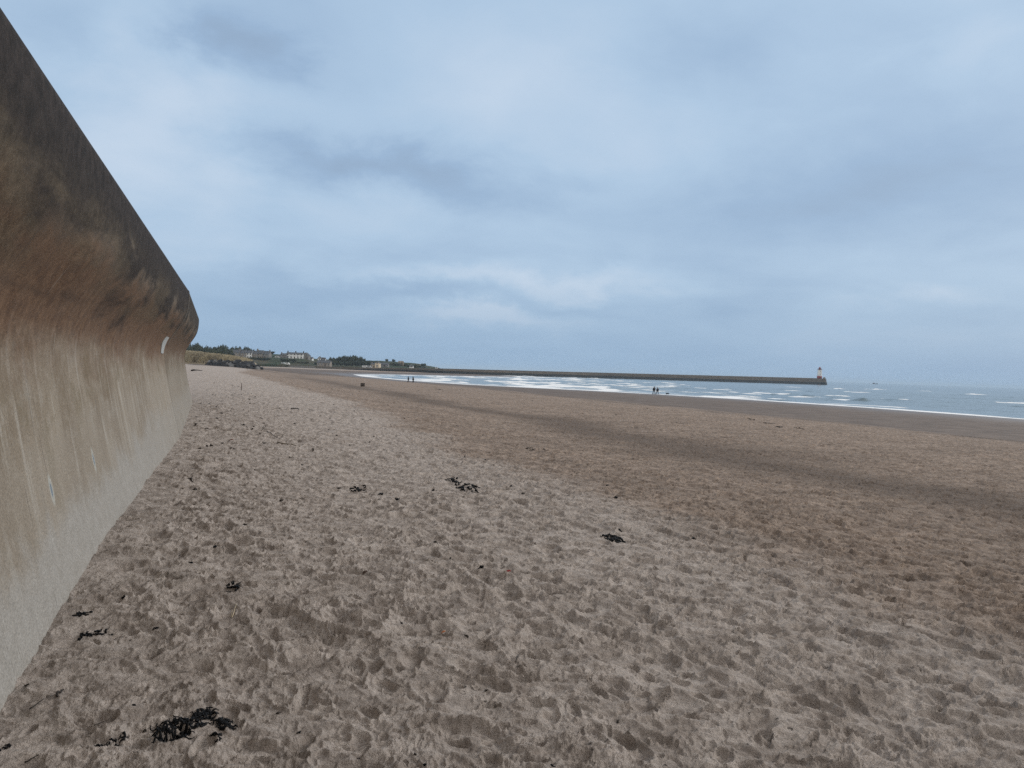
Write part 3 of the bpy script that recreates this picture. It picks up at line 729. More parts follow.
# ------------------------------------------------------------------ buildings
stone = simple('sandstone', (.27, .235, .20), .9, .3, .8); stone2 = simple('grey_stone', (.22, .205, .19), .9, .3, .8)
slate = simple('slate_roof', (.085, .09, .10), .7, .25, 1.2); whitep = simple('white_render', (.88, .88, .86), .8, .03, .7)
cream = simple('cream_render', (.66, .55, .40), .8, .06, .7); glass = simple('window_glass', (.03, .035, .04), .15, .1, 1, spec=.6)
tile = simple('clay_tile', (.24, .19, .14), .85, .2, 1.2); wframe = simple('white_paint', (.75, .75, .74), .6, .05, 2)
redp = simple('red_paint', (.30, .035, .03), .6, .15, 1.5); doorm = simple('dark_door', (.07, .05, .045), .6)
def house(name, px, by, top, Y, width, depth, eave, ridge, wm, rm, label, storeys=2, nwin=3, chim=(0, 1), rz=0, cat='house', lit=False, group=None, gable_front=False):
    p = at_y(px, by or 360, Y); zb = p[2] if by else float(hill_z(px, Y))-.15
    o = empty(name, (p[0], Y, zb), rz, label, cat, group); hw = width/2; o.scale = (1, 1, (at_y(px, top, Y+depth/2)[2]-zb)/ridge)
    wl = MB()
    if gable_front:
        wl.box(-hw, hw, 0, depth, -1, eave)
        wl.add([(-hw, 0, eave), (hw, 0, eave), (0, 0, ridge-.06), (-hw, .4, eave), (hw, .4, eave), (0, .4, ridge-.06)], [[0, 1, 2], [5, 4, 3], [0, 3, 4, 1], [1, 4, 5, 2], [2, 5, 3, 0]])
        wl.build('wall', wm, o)
        rf = MB()
        for s_ in (-1, 1):
            rf.add([(s_*(hw+.25), -.25, eave-.1), (0, -.25, ridge), (0, depth+.25, ridge), (s_*(hw+.25), depth+.25, eave-.1), (s_*(hw+.25), -.25, eave+.15), (0, -.25, ridge+.25), (0, depth+.25, ridge+.25), (s_*(hw+.25), depth+.25, eave+.15)],
                   [[0, 1, 2, 3], [7, 6, 5, 4], [0, 4, 5, 1], [1, 5, 6, 2], [2, 6, 7, 3], [3, 7, 4, 0]])
        rf = rf.build('roof', rm, o)
    else:
        wl.box(-hw, hw, 0, depth, -1, eave)
        for sx_ in (-hw, hw):
            x0, x1 = (sx_, sx_+.3) if sx_ < 0 else (sx_-.3, sx_)
            wl.add([(x0, 0, eave), (x0, depth, eave), (x0, depth/2, ridge-.08), (x1, 0, eave), (x1, depth, eave), (x1, depth/2, ridge-.08)], [[0, 1, 2], [5, 4, 3], [0, 2, 5, 3], [1, 4, 5, 2], [0, 3, 4, 1]])
        wl.build('wall', wm, o)
        rf = MB()
        for y0 in (0, 1):
            ye = -.3 if y0 == 0 else depth+.3
            a = [(-hw-.15, ye, eave-.1), (hw+.15, ye, eave-.1), (hw+.15, depth/2, ridge), (-hw-.15, depth/2, ridge)]
            bq = [(x, y, z+.22) for x, y, z in a]; rf.add(a+bq, [[3, 2, 1, 0], [4, 5, 6, 7], [0, 1, 5, 4], [1, 2, 6, 5], [2, 3, 7, 6], [3, 0, 4, 7]])
        rf = rf.build('roof', rm, o)
    for cx in chim:
        x = -hw+.5+cx*(width-1.0); cy = depth/2
        MB().box(x-.45, x+.45, cy-.35, cy+.35, ridge-.8, ridge+1.1).box(x-.5, x+.5, cy-.4, cy+.4, ridge+1.1, ridge+1.25).box(x-.3, x-.1, cy-.1, cy+.1, ridge+1.25, ridge+1.6).box(x+.1, x+.3, cy-.1, cy+.1, ridge+1.25, ridge+1.6).build('chimney', stone2 if wm != whitep else slate, rf)
    for st_ in range(storeys):
        z0 = .9+st_*2.6
        for k in range(nwin):
            x = -hw+width*(k+.5)/nwin
            if st_ == 0 and nwin > 1 and k == nwin//2:
                dd = MB().box(x-.45, x+.45, -.05, .03, 0.02, 2.05).build('door', doorm, o); MB().box(x+.3, x+.36, -.10, -.052, .95, 1.05).build('handle', wframe, dd); continue
            wn = MB().box(x-.5, x+.5, -.04, .03, z0, z0+1.35).build('window', glass, o)
            MB().box(x-.58, x-.5, -.07, .02, z0-.08, z0+1.43).box(x+.5, x+.58, -.07, .02, z0-.08, z0+1.43).box(x-.5, x+.5, -.07, .02, z0+1.35, z0+1.43).box(x-.5, x+.5, -.062, .02, z0+.64, z0+.70).build('frame', wframe, wn)
            MB().box(x-.62, x+.62, -.12, .02, z0-.18, z0-.082).build('sill', wframe if wm != whitep else stone2, wn)
    return o
m1 = F/600
house('terraced_house', 226.5, 0, 349.6, 640, 9, 7, 5.2, 7.6, stone2, slate, 'grey stone house at the left end of the slate roofed terrace, nearest the dark wood', 2, 4, (0,))
house('terraced_house', 234.2, 0, 349.9, 641, 8, 7, 5.0, 7.2, stone, slate, 'second stone house from the left in the slate roofed terrace', 2, 3, (1,))
house('terraced_house', 241.2, 0, 350.4, 642, 7.5, 7, 4.8, 7.0, stone, slate, 'third stone house from the left in the slate roofed terrace', 2, 3, (0,))
house('terraced_house', 247.6, 0, 350.6, 643, 6.8, 7, 4.9, 7.1, whitep, slate, 'fourth house from the left in the terrace, its front washed white', 2, 3, (0,))
house('terraced_house', 253.4, 0, 350.9, 644, 6.2, 7, 4.6, 6.9, stone, slate, 'fifth stone house from the left in the slate roofed terrace', 2, 3, (1,))
house('terraced_house', 258.8, 0, 350.4, 645, 6.0, 7, 4.6, 7.2, stone, slate, 'sixth house in the terrace, stone with a higher roof', 2, 2, (0,))
house('terraced_house', 264.6, 0, 351.1, 646, 7.4, 7, 4.6, 7.6, stone2, slate, 'grey stone house at the right end of the slate roofed terrace', 2, 3, (1,))
house('garage', 277.0, 0, 355.8, 650, 4.2, 5, 2.2, 3.2, whitep, slate, 'small white gabled outbuilding left of the long white house', 1, 1, (), cat='outbuilding', gable_front=True)
house('stone_house', 282.8, 0, 353.4, 652, 5.0, 6, 3.9, 5.8, stone2, slate, 'narrow grey stone house joined to the left of the white house', 2, 2, (0,))
house('white_house', 294.4, 0, 352.6, 655, 14.6, 7, 4.2, 5.6, whitep, slate, 'long bright white house with dark slate roof on the green slope', 2, 5, (0, .5, 1))
house('stone_house', 305.2, 0, 352.8, 658, 5.6, 7, 3.6, 6.2, stone2, slate, 'brown stone house joined to the right of the white house', 2, 2, (), gable_front=True)
house('cottage', 310.3, 0, 357.4, 665, 3.6, 4, 1.2, 1.9, whitep, slate, 'tiny low white cottage right of the brown stone house', 1, 1, (), cat='cottage')
house('cottage', 319.3, 0, 356.9, 690, 3.2, 4, 1.9, 2.8, whitep, slate, 'white cottage with the taller gable on the slope above the low stone house', 1, 1, (), cat='cottage', gable_front=True)
house('cottage', 323.0, 0, 358.2, 690, 3.8, 4, 1.3, 2.0, whitep, slate, 'low white cottage just right of the taller gabled one', 1, 1, (), cat='cottage')
house('stone_barn', 323.4, 366.2, 360.6, 585, 10.2, 6, 2.7, 4.4, stone, slate, 'long low stone building with slate roof standing close to the beach', 1, 4, (), cat='building')
house('cream_house', 377.0, 367.6, 361.9, 585, 3.4, 7, 3.9, 5.1, cream, slate, 'cream house with its gable end facing the beach beside the pier road', 2, 1, (), gable_front=True)
house('house_wing', 372.8, 367.4, 363.2, 592, 3.4, 6, 3.0, 4.4, cream, slate, 'lower wing at the left of the cream gabled house', 1, 2, (0,), cat='house')
house('grey_cottage', 384.6, 0, 363.0, 640, 6.4, 6, 2.2, 3.6, stone2, slate, 'low grey cottage right behind the cream gabled house', 1, 3, (), cat='cottage')
house('brown_house', 400.6, 0, 361.3, 715, 4.6, 5, 1.6, 2.4, tile, tile, 'low tan roofed house high on the slope above the pier', 1, 2, (), cat='house')
house('cottage', 411.4, 0, 365.4, 650, 3.2, 4, 1.1, 1.7, whitep, slate, 'tiny pale cottage half hidden by bushes above the pier road', 1, 1, (), cat='cottage')
house('beach_hut', 436.4, 369.2, 367.9, 642, 1.6, 1.6, 1.0, 1.5, whitep, whitep, 'small pale hut where the pier starts', 1, 1, (), cat='hut')
# parked vans by the cream house
def van(px, by, Y, ln, label, body_c, rz=0):
    p = at_y(px, by, Y); o = empty('parked_van', p, rz, label, 'van', None); h = ln/2
    bd = MB()
    prof = [(-h, .35), (h, .35), (h, .95), (h-.25, 1.05), (h-.95, 1.85), (-h+.05, 1.9), (-h, 1.7)]
    v = [(x, y, z) for y in (-.9, .9) for x, z in prof]; n = len(prof)
    f = [list(range(n)), list(range(2*n-1, n-1, -1))]+[[i, i+n, (i+1) % n+n, (i+1) % n] for i in range(n)]
    bd.add(v, f); bd.build('body', body_c, o)
    MB().box(-h+.5, h-1.05, -.93, -.88, 1.15, 1.65).build('side_window', glass, o)
    for x in (-h+.8, h-.8):
        for y in (-.85, .85):
            wh = MB(); vv = [(x+.33*math.cos(a*math.pi/6), y+s_*.12, .33+.33*math.sin(a*math.pi/6)) for s_ in (-1, 1) for a in range(12)]
            wh.add(vv, [list(range(12)), list(range(23, 11, -1))]+[[i, i+12, (i+1) % 12+12, (i+1) % 12] for i in range(12)]); wh.build('wheel', doorm, o)
    return o
van(365.0, 367.9, 578, 3.9, 'white van parked left of the cream house, nearer the trees', whitep)
van(369.2, 368.0, 576, 3.4, 'silver grey van parked right beside the cream house wing', simple('silver', (.45, .46, .47), .35, .05, 2))
van(287.6, 364.9, 604, 3.4, 'white van parked beyond the beach below the white house', whitep)
van(283.2, 364.6, 606, 2.9, 'small pale grey van parked left of the white van below the white house', simple('pale_grey', (.5, .52, .52), .35, .05, 2))

# low wall along the head of the beach, then the long pier
def ribbon(name, pts, half, z0s, z1s, mat, parent=None, batter=.0):
    pts = [np.array(p, float) for p in pts]; v = []; f = []
    for i, p in enumerate(pts):
        d_ = pts[min(i+1, len(pts)-1)]-pts[max(i-1, 0)]; d_ /= np.linalg.norm(d_); n_ = np.array([-d_[1], d_[0]])
        for s_, z, hw in ((-1, z0s[i], half+batter), (1, z0s[i], half+batter), (1, z1s[i], half), (-1, z1s[i], half)):
            q = p+n_*s_*hw; v.append((q[0], q[1], z))
        if i:
            a = (i-1)*4; b_ = i*4
            for k in range(4): f.append([a+k, b_+k, b_+(k+1) % 4, a+(k+1) % 4])
    f.append([0, 1, 2, 3]); f.append([len(v)-1, len(v)-2, len(v)-3, len(v)-4])
    return pym(name, v, f, mat, parent)
def W(px, Y): return ((px-512)/F*Y, Y)
def masonry(name, c1, c2, sc=1.0):
    m, t, b = newmat(name); P = t.node('ShaderNodeNewGeometry').outputs['Position']
    x, y, z = t.sep(P)
    br = t.node('ShaderNodeTexBrick'); t.put(br.inputs['Vector'], t.comb(t.m('MULTIPLY', t.m('ADD', x, y), .5), z, 0)); br.inputs['Scale'].default_value = sc
    br.inputs['Color1'].default_value = (*c1, 1); br.inputs['Color2'].default_value = (*c2, 1); br.inputs['Mortar'].default_value = (c1[0]*.5, c1[1]*.5, c1[2]*.5, 1)
    n = t.noise(P, .06, 5, .7); f = t.m('ADD', .45, t.m('MULTIPLY', n, 1.1))
    t.put(b.inputs['Base Color'], t.mix(1, br.outputs[0], t.comb(f, f, f), 'MULTIPLY')); b.inputs['Roughness'].default_value = .9; b.inputs['Specular IOR Level'].default_value = .2
    return m
pier_m = masonry('pier_stone', (.14, .118, .095), (.19, .155, .12), .6)
weed_m = simple('wet_weed_stone', (.014, .016, .016), .7, .4, .3)
seaw_m = masonry('sea_wall_stone', (.13, .115, .095), (.16, .14, .115), .6)
PA = (-61.2, 600); PB = (388.0, 950)
NP = 60; tq = np.linspace(0, 1, NP)
ppts = [(PA[0]+(PB[0]-PA[0])*q, PA[1]+(PB[1]-PA[1])*q+6*math.sin(q*math.pi)) for q in tq]
topz = [3.9+4.1*q for q in tq]
pier = empty('pier', (PA[0], PA[1], 0), 0, 'long low stone pier running out to sea with dark weed along its waterline', 'pier')
def rel(o): o.location = (-pier.location[0], -pier.location[1], 0); return o
rel(ribbon('tidal_band', ppts, 5.2, [-2]*NP, [2.1+1.0*q+.15*math.sin(q*60) for q in tq], weed_m, pier, .5))
rel(ribbon('pier_wall', ppts, 4.9, [-2]*NP, [z-.9 for z in topz], pier_m, pier, .3))
off = [(x-.6*2.5, y+.8*2.5) for x, y in ppts]
rel(ribbon('parapet', off, 1.0, [z-.95 for z in topz], topz, masonry('parapet_stone', (.16, .138, .115), (.20, .168, .135), .6), pier))
# battered round pier head
ph_ = MB(); ex, ey = ppts[-1]; ph_.lathe([(8.0, -2), (7.2, 2), (6.2, topz[-1]-.3), (5.7, topz[-1]-.3)], 28, ex, ey); rel(ph_.build('pier_head', pier_m, pier))
ph_ = MB(); ph_.lathe([(8.3, -2), (7.3, 3.0), (6.6, 3.05)], 28, ex, ey); rel(ph_.build('head_tidal_band', weed_m, pier))
ph_ = MB(); ph_.lathe([(1.5, topz[-1]-.35), (1.4, topz[-1]+1.0), (1.0, topz[-1]+1.5), (.2, topz[-1]+1.7)], 16, ex+4.0, ey-1); rel(ph_.build('head_turret', stone2, pier))
# lighthouse
lp = at_y(819.9, 378.3, 950); lz = topz[-1]-.3
LH = empty('lighthouse', (lp[0], 951.5, lz-.1), 0, 'white lighthouse with red base and red cap at the end of the pier', 'lighthouse')
MB().lathe([(3.0, 0), (2.9, 3.1)], 32).build('red_base', redp, LH, True)
MB().lathe([(2.88, 3.1), (2.8, 4), (2.45, 10.9), (2.45, 11.0)], 32).build('tower', whitep, LH, True)
MB().lathe([(2.46, 11.0), (2.85, 11.35), (2.85, 11.6), (2.3, 11.6)], 32).build('gallery', redp, LH)
gr = MB()
for k in range(16):
    a = k*math.pi/8; gr.tube([(2.65*math.cos(a), 2.65*math.sin(a), 11.6), (2.65*math.cos(a), 2.65*math.sin(a), 12.5)], .03, 4)
gr.lathe([(2.62, 12.45), (2.7, 12.5), (2.62, 12.55)], 32); gr.build('gallery_rail', redp, LH)
MB().lathe([(1.5, 11.6), (1.5, 13.0)], 16).build('lantern', glass, LH)
MB().lathe([(1.75, 13.0), (1.5, 13.4), (.9, 14.0), (.25, 14.3), (.22, 14.7), (.05, 14.8)], 24).build('cap', redp, LH, True)
MB().box(-.5, .5, -3.05, -2.7, 0.1, 2.2).build('door', doorm, LH)
for z in (5.2, 8.4): MB().box(-.28, .28, -2.86+(z-5)*.06, -2.4, z, z+.9).build('window', glass, LH)
# wall along the head of the beach (left of the pier)
hp = [W(262, 632), W(285, 608), W(318, 572), W(345, 568), W(372, 566), W(400, 580), W(420, 590), (PA[0]+6, PA[1]-4.5)]
hw_ = empty('harbour_wall', (hp[0][0], hp[0][1], 0), 0, 'long dark stone wall along the head of the beach joining the pier', 'wall')
def relh(o): o.location = (-hw_.location[0], -hw_.location[1], 0); return o
relh(ribbon('wall', hp, .9, [-2]*8, [1.9, 2.0, 2.2, 2.3, 2.6, 3.1, 3.5, 3.6], seaw_m, hw_, .5))
relh(ribbon('tidal_band', hp[3:], 1.55, [-2]*5, [1.1, 1.7, 2.2, 2.3, 2.1], weed_m, hw_, .3))
relh(ribbon('coping', hp, 1.05, [1.902, 2.002, 2.202, 2.302, 2.602, 3.102, 3.502, 3.602], [2.1, 2.2, 2.4, 2.5, 2.8, 3.3, 3.7, 3.8], pier_m, hw_))
rdv = []; 
rd1 = [W(262, 640), W(285, 616), W(318, 580), W(345, 576), W(372, 574), W(400, 588), W(420, 600), (PA[0]-3, PA[1]+4)]
o = ribbon('quay_road', rd1, 8, [-1]*8, [2.3, 2.2, 2.3, 2.4, 2.62, 3.0, 3.3, 3.6], simple('road_stone', (.20, .19, .17), .95)); tag(o, 'quay road behind the harbour wall', kind='structure')

# ------------------------------------------------------------------ ship far out
hull_m = simple('dark_hull', (.05, .04, .055), .6); 
sp = on_z(875.2, 384.1, 0.0); k = 3000/sp[1] if sp[1] > 0 else 1
shp = at_y(875.2, 384.2, 3000)
SH = empty('ship', (shp[0], 3000, .3), rad(8), 'tiny dark low ship on the horizon right of the lighthouse', 'ship')
v = []
for x, hwid, zt in ((-12, 1.6, 2.4), (-8, 2.8, 2.0), (4, 2.9, 2.0), (9, 1.9, 2.7), (12, .1, 3.4)):
    v += [(x, -hwid, zt), (x*.96, -hwid*.6, -1), (x*.96, hwid*.6, -1), (x, hwid, zt)]
f = [[0, 1, 2, 3], [19, 18, 17, 16]]+[[i*4+k, (i+1)*4+k, (i+1)*4+(k+1) % 4, i*4+(k+1) % 4] for i in range(4) for k in range(4)]
pym('hull', v, f, hull_m, SH)
MB().box(-9, -3, -1.8, 1.8, 2.02, 4.4).box(-8.4, -4.6, -1.5, 1.5, 4.4, 5.6).build('wheelhouse', simple('faded_red', (.16, .10, .12), .7), SH)
MB().tube([(3, 0, 2), (3, 0, 6.5)], .12, 6).tube([(3, 0, 3), (8, 0, 5)], .08, 5).build('mast', hull_m, SH)

# ------------------------------------------------------------------ people and dog
skin_m = simple('skin', (.45, .28, .20), .6, .05, 3); dark_m = simple('dark_cloth', (.018, .019, .026), .9); navy_m = simple('navy_cloth', (.022, .026, .045), .9)
grey_m = simple('grey_cloth', (.07, .07, .08), .9); blk_m = simple('black_cloth', (.012, .012, .014), .9); hair_m = simple('dark_hair', (.03, .02, .015), .7)
def skinobj(name, verts, edges, radii, mat, parent, sub=1):
    me = bpy.data.meshes.new(name); me.from_pydata(verts, edges, []); me.update(); o = link(name, me, mat, parent)
    o.modifiers.new('skin', 'SKIN'); 
    if not me.skin_vertices: 
        return o
    for i, r in enumerate(radii): me.skin_vertices[0].data[i].radius = r if hasattr(r, '__len__') else (r, r)
    me.skin_vertices[0].data[0].use_root = True
    s_ = o.modifiers.new('sub', 'SUBSURF'); s_.levels = sub; s_.render_levels = sub
    o.modifiers['skin'].use_smooth_shade = True
    return o
def person(p, rz, h, label, coat, legs, stride=.22, coat_long=True, hood=False):
    o = empty('person', p, rz, label, 'person'); s = h/1.75
    S = lambda q: (q[0]*s, q[1]*s, q[2]*s)
    J = dict(pel=(0, 0, .93), wai=(0, 0, 1.08), che=(0, .01, 1.32), nk=(0, 0, 1.48), hd=(0, .02, 1.60), ht=(0, .01, 1.70),
             ls=(-.18, 0, 1.42), le=(-.24, -.06, 1.16), lw=(-.23, .04, .92), lh=(-.23, .07, .83), rs=(.18, 0, 1.42), re=(.24, .04, 1.16), rw=(.22, .16, .95), rh=(.22, .19, .87),
             lp=(-.10, 0, .90), lk=(-.11, stride*.7, .50), la=(-.11, stride*.9, .09), lf=(-.11, stride*.9+.15, .04), rp=(.10, 0, .90), rk=(.11, -stride*.2, .50), ra=(.11, -stride*1.1, .12), rf=(.12, -stride*1.1+.13, .04))
    nm = list(J); E = [('pel', 'wai'), ('wai', 'che'), ('che', 'nk'), ('nk', 'hd'), ('hd', 'ht'), ('che', 'ls'), ('ls', 'le'), ('le', 'lw'), ('lw', 'lh'), ('che', 'rs'), ('rs', 're'), ('re', 'rw'), ('rw', 'rh'),
                       ('pel', 'lp'), ('lp', 'lk'), ('lk', 'la'), ('la', 'lf'), ('pel', 'rp'), ('rp', 'rk'), ('rk', 'ra'), ('ra', 'rf')]
    Rd = dict(pel=(.15, .11), wai=(.13, .10), che=(.17, .11), nk=.055, hd=(.078, .092), ht=(.06, .07), ls=.06, le=.042, lw=.03, lh=.035, rs=.06, re=.042, rw=.03, rh=.035, lp=.09, lk=.058, la=.04, lf=.04, rp=.09, rk=.058, ra=.04, rf=.04)
    sc2 = lambda r: tuple(q*s for q in r) if hasattr(r, '__len__') else r*s
    skinobj('body', [S(J[n]) for n in nm], [(nm.index(a), nm.index(b)) for a, b in E], [sc2(Rd[n]) for n in nm], skin_m, o)
    n2 = ['pel', 'lp', 'lk', 'la', 'rp', 'rk', 'ra']; E2 = [(0, 1), (1, 2), (2, 3), (0, 4), (4, 5), (5, 6)]
    skinobj('trousers', [S(J[n]) for n in n2], E2, [(.165*s, .125*s), .105*s, .075*s, .06*s, .105*s, .075*s, .06*s], legs, o)
    n3 = ['che', 'wai', 'pel', 'nk', 'ls', 'le', 'lw', 'rs', 're', 'rw']; vv = [S(J[n]) for n in n3]; E3 = [(0, 1), (1, 2), (0, 3), (0, 4), (4, 5), (5, 6), (0, 7), (7, 8), (8, 9)]
    rr_ = [(.20*s, .145*s), (.18*s, .14*s), (.19*s, .15*s), .075*s, .085*s, .065*s, .052*s, .085*s, .065*s, .052*s]
    if coat_long: vv.append(S((0, 0, .72))); E3.append((2, 10)); rr_.append((.21*s, .16*s))
    skinobj('coat', vv, E3, rr_, coat, o)
    hb = MB(); hb.lathe([(.05*s, 1.52*s), (.10*s, 1.58*s), (.108*s, 1.66*s), (.08*s, 1.75*s), (.02*s, 1.78*s)], 14, 0, -.012*s); hb.build('hood' if hood else 'hair', coat if hood else hair_m, o, True)
    for x, y in ((-.11, stride*.9), (.11, -stride*1.1)): MB().box((x-.05)*s, (x+.05)*s, (y-.08)*s, (y+.21)*s, 0, .10*s).build('boot', blk_m, o)
    o.scale = (1.4, 1.4, 1.04)
    return o
def stand(px, py):
    p = ground(px, py); return p
def hpx(p, n): return n*math.hypot(p[0], p[1])/F
for (px, py, top, rz, lb, co, lg, cl, hd) in [
        (654.0, 393.9, 386.9, .3, 'person in a dark coat and greyer trousers, left of the pair near the dog', dark_m, grey_m, False, False),
        (657.4, 394.0, 387.6, .3, 'person in long dark coat by the water, nearest the dog', navy_m, blk_m, True, True),
        (408.2, 381.2, 376.6, -1.2, 'person in dark clothes at the head of the far bay, left of the distant pair', dark_m, blk_m, True, False),
        (413.0, 381.8, 377.4, -1.2, 'slim person in black at the head of the far bay, right of the distant pair', blk_m, blk_m, False, False)]:
    p = stand(px, py); person(p, rz, min(1.95, max(1.5, hpx(p, py-top))), lb, co, lg, coat_long=cl, hood=hd)
# dog sniffing at the edge of the water
p = stand(667.2, 394.6); dg = empty('dog', p, rad(15), 'small dark dog with lowered head on the wet sand right of the two walkers', 'dog')
dv = [(0, 0, .38), (-.22, 0, .40), (.2, 0, .38), (.34, 0, .40), (.48, 0, .34), (.60, 0, .28), (-.38, 0, .46), (-.55, 0, .40)]
de = [(0, 1), (0, 2), (2, 3), (3, 4), (4, 5), (1, 6), (6, 7)]; dr_ = [.12, .105, .13, .085, .075, .035, .03, .015]
for x, y in ((.2, .08), (.2, -.08)):
    n_ = len(dv); dv += [(x, y, .28), (x-.02, y, .14), (x+.01, y, .03)]; de += [(2, n_), (n_, n_+1), (n_+1, n_+2)]; dr_ += [.055, .028, .028]
for x, y in ((-.22, .08), (-.22, -.08)):
    n_ = len(dv); dv += [(x+.05, y, .27), (x-.06, y, .15), (x-.02, y, .03)]; de += [(1, n_), (n_, n_+1), (n_+1, n_+2)]; dr_ += [.07, .028, .028]
skinobj('body', dv, de, dr_, blk_m, dg)
MB().box(-.02, .04, -.075, -.045, .30, .40).box(-.02, .04, .045, .075, .30, .40).build('ear', blk_m, dg).location = (.46, 0, 0)

# litter bin on a post near the boulders
p = at_y(247.2, 369.6, 150); g = ground(247.2, 369.7)
BN = empty('litter_bin', g, 0, 'dark litter bin on a short post standing in front of the boulders', 'litter bin'); u = hpx(g, 1)
MB().tube([(0, 0, -.3), (0, 0, 1.6*u)], .22*u, 8).build('post', simple('post_wood', (.12, .10, .08), .9), BN)
MB().lathe([(.75*u, 1.4*u), (.95*u, 1.5*u), (1.0*u, 3.3*u), (.9*u, 3.5*u)], 16).build('bin', simple('bin_black', (.02, .02, .024), .6), BN)
MB().lathe([(1.05*u, 3.5*u), (1.05*u, 3.65*u), (.5*u, 3.95*u)], 16).build('lid', simple('bin_lid', (.03, .03, .035), .5), BN)
# square slatted crate on the open sand
g = ground(362.6, 387.0); u = hpx(g, 1); q = 3.6*u
CR_ = empty('fish_crate', g, rad(12), 'dark square slatted crate lying alone on the open sand before the bay', 'crate')
cm = simple('dark_plastic', (.008, .007, .007), .8, spec=.1); cb = MB()
cb.box(-q/2, q/2, q*.1, q*.7, .0, .06*q); cb.build('base', cm, CR_)
wl = MB(); th = .06*q
for k in range(3):
    z0 = .07*q+k*.30*q; wl.box(-q/2, q/2, .1*q-th, .1*q, z0, z0+.22*q).box(-q/2, q/2, .7*q, .7*q+th, z0, z0+.22*q).box(-q/2-th, -q/2, .1*q, .7*q, z0, z0+.22*q).box(q/2, q/2+th, .1*q, .7*q, z0, z0+.22*q)
wl.build('slats', cm, CR_)
pb = MB()
for x in (-q/2, 0, q/2):
    pb.box(x-th*.7, x+th*.7, .1*q-th*2.2, .1*q-th*1.02, 0, .93*q)
pb.build('uprights', simple('rusty_brown', (.03, .016, .014), .7), CR_)

# ------------------------------------------------------------------ weed, sticks, leaves on the sand
weed = simple('black_seaweed', (.003, .0032, .004), .6, .5, 30, spec=.15)
weed_b = simple('brown_seaweed', (.03, .022, .016), .6, .4, 30)
stick_m = simple('dark_stick', (.03, .024, .02), .8); straw_m = simple('pale_straw', (.55, .46, .32), .7, .1, 20)
def strand_mesh(mb, x, y, a, ln, th, n, rd, lift=.0, curl=.5, blade=False):
    pts = []
    for k in range(n):
        pts.append((x, y)); a += rd.gauss(0, curl); x += math.cos(a)*ln/n; y += math.sin(a)*ln/n
    P = np.array(pts); zz = sand_z(P[:, 0], P[:, 1]); r = []
    q = []
    for k in range(n):
        q.append((P[k, 0], P[k, 1], zz[k]+th*.6+lift*rd.random())); r.append(th*(1.25-1.0*k/n)*rd.uniform(.6, 1.25))
    mb.tube(q, r, 5)
def clump(px, py, wpx, hpx_, n, ang=0, mat=None, label='', name='seaweed_clump', group=None, th=None, seed=0, curl=.6, cat='seaweed'):
    """a clump whose picture size is about wpx by hpx_ pixels; ang in the picture, clockwise degrees"""
    rd = random.Random(seed*31+int(px)); c = ground(px, py); u = math.hypot(c[0], c[1])/F; fs = math.hypot(c[0], c[1])/max(.5, CAMZ-c[2])
    fs = min(fs, 7)
    W_ = wpx*u/2; H_ = hpx_*u*fs/2; mb = MB()
    th = th or max(.0038, min(.012, .9*u)); curl = .95 if not wpx > 3*hpx_ else .4
    ca0, sa0 = math.cos(rad(ang)), math.sin(rad(ang)); ma = math.atan2(-sa0*fs, ca0); long_ = wpx > 3*hpx_
    for k in range(n):
        r_ = math.sqrt(rd.random())*(n > 6); a = rd.uniform(0, 6.283); ex = math.cos(a)*r_; ey = math.sin(a)*r_
        ix = ex*wpx/2; iy = ey*hpx_/2; ca, sa_ = math.cos(rad(ang)), math.sin(rad(ang))
        jx = ix*ca-iy*sa_; jy = ix*sa_+iy*ca
        dx = jx*u; dy = -jy*u*fs
        strand_mesh(mb, c[0]+dx, c[1]+dy, (ma+rd.gauss(0, .35)+rd.choice([0, math.pi])) if long_ else rd.uniform(0, 6.283), (W_*.6 if long_ else min(W_, max(H_, W_*.4)))*rd.uniform(.3, .9)+th*3, th, 6, rd, lift=th*.5, curl=curl)
    me = bpy.data.meshes.new(name); vv = [(x-c[0], y-c[1], z-c[2]) for x, y, z in mb.v]; me.from_pydata(vv, [], mb.f); me.update()
    o = link(name, me, mat or weed, None, True); o.location = c; tag(o, label, cat, group); return o
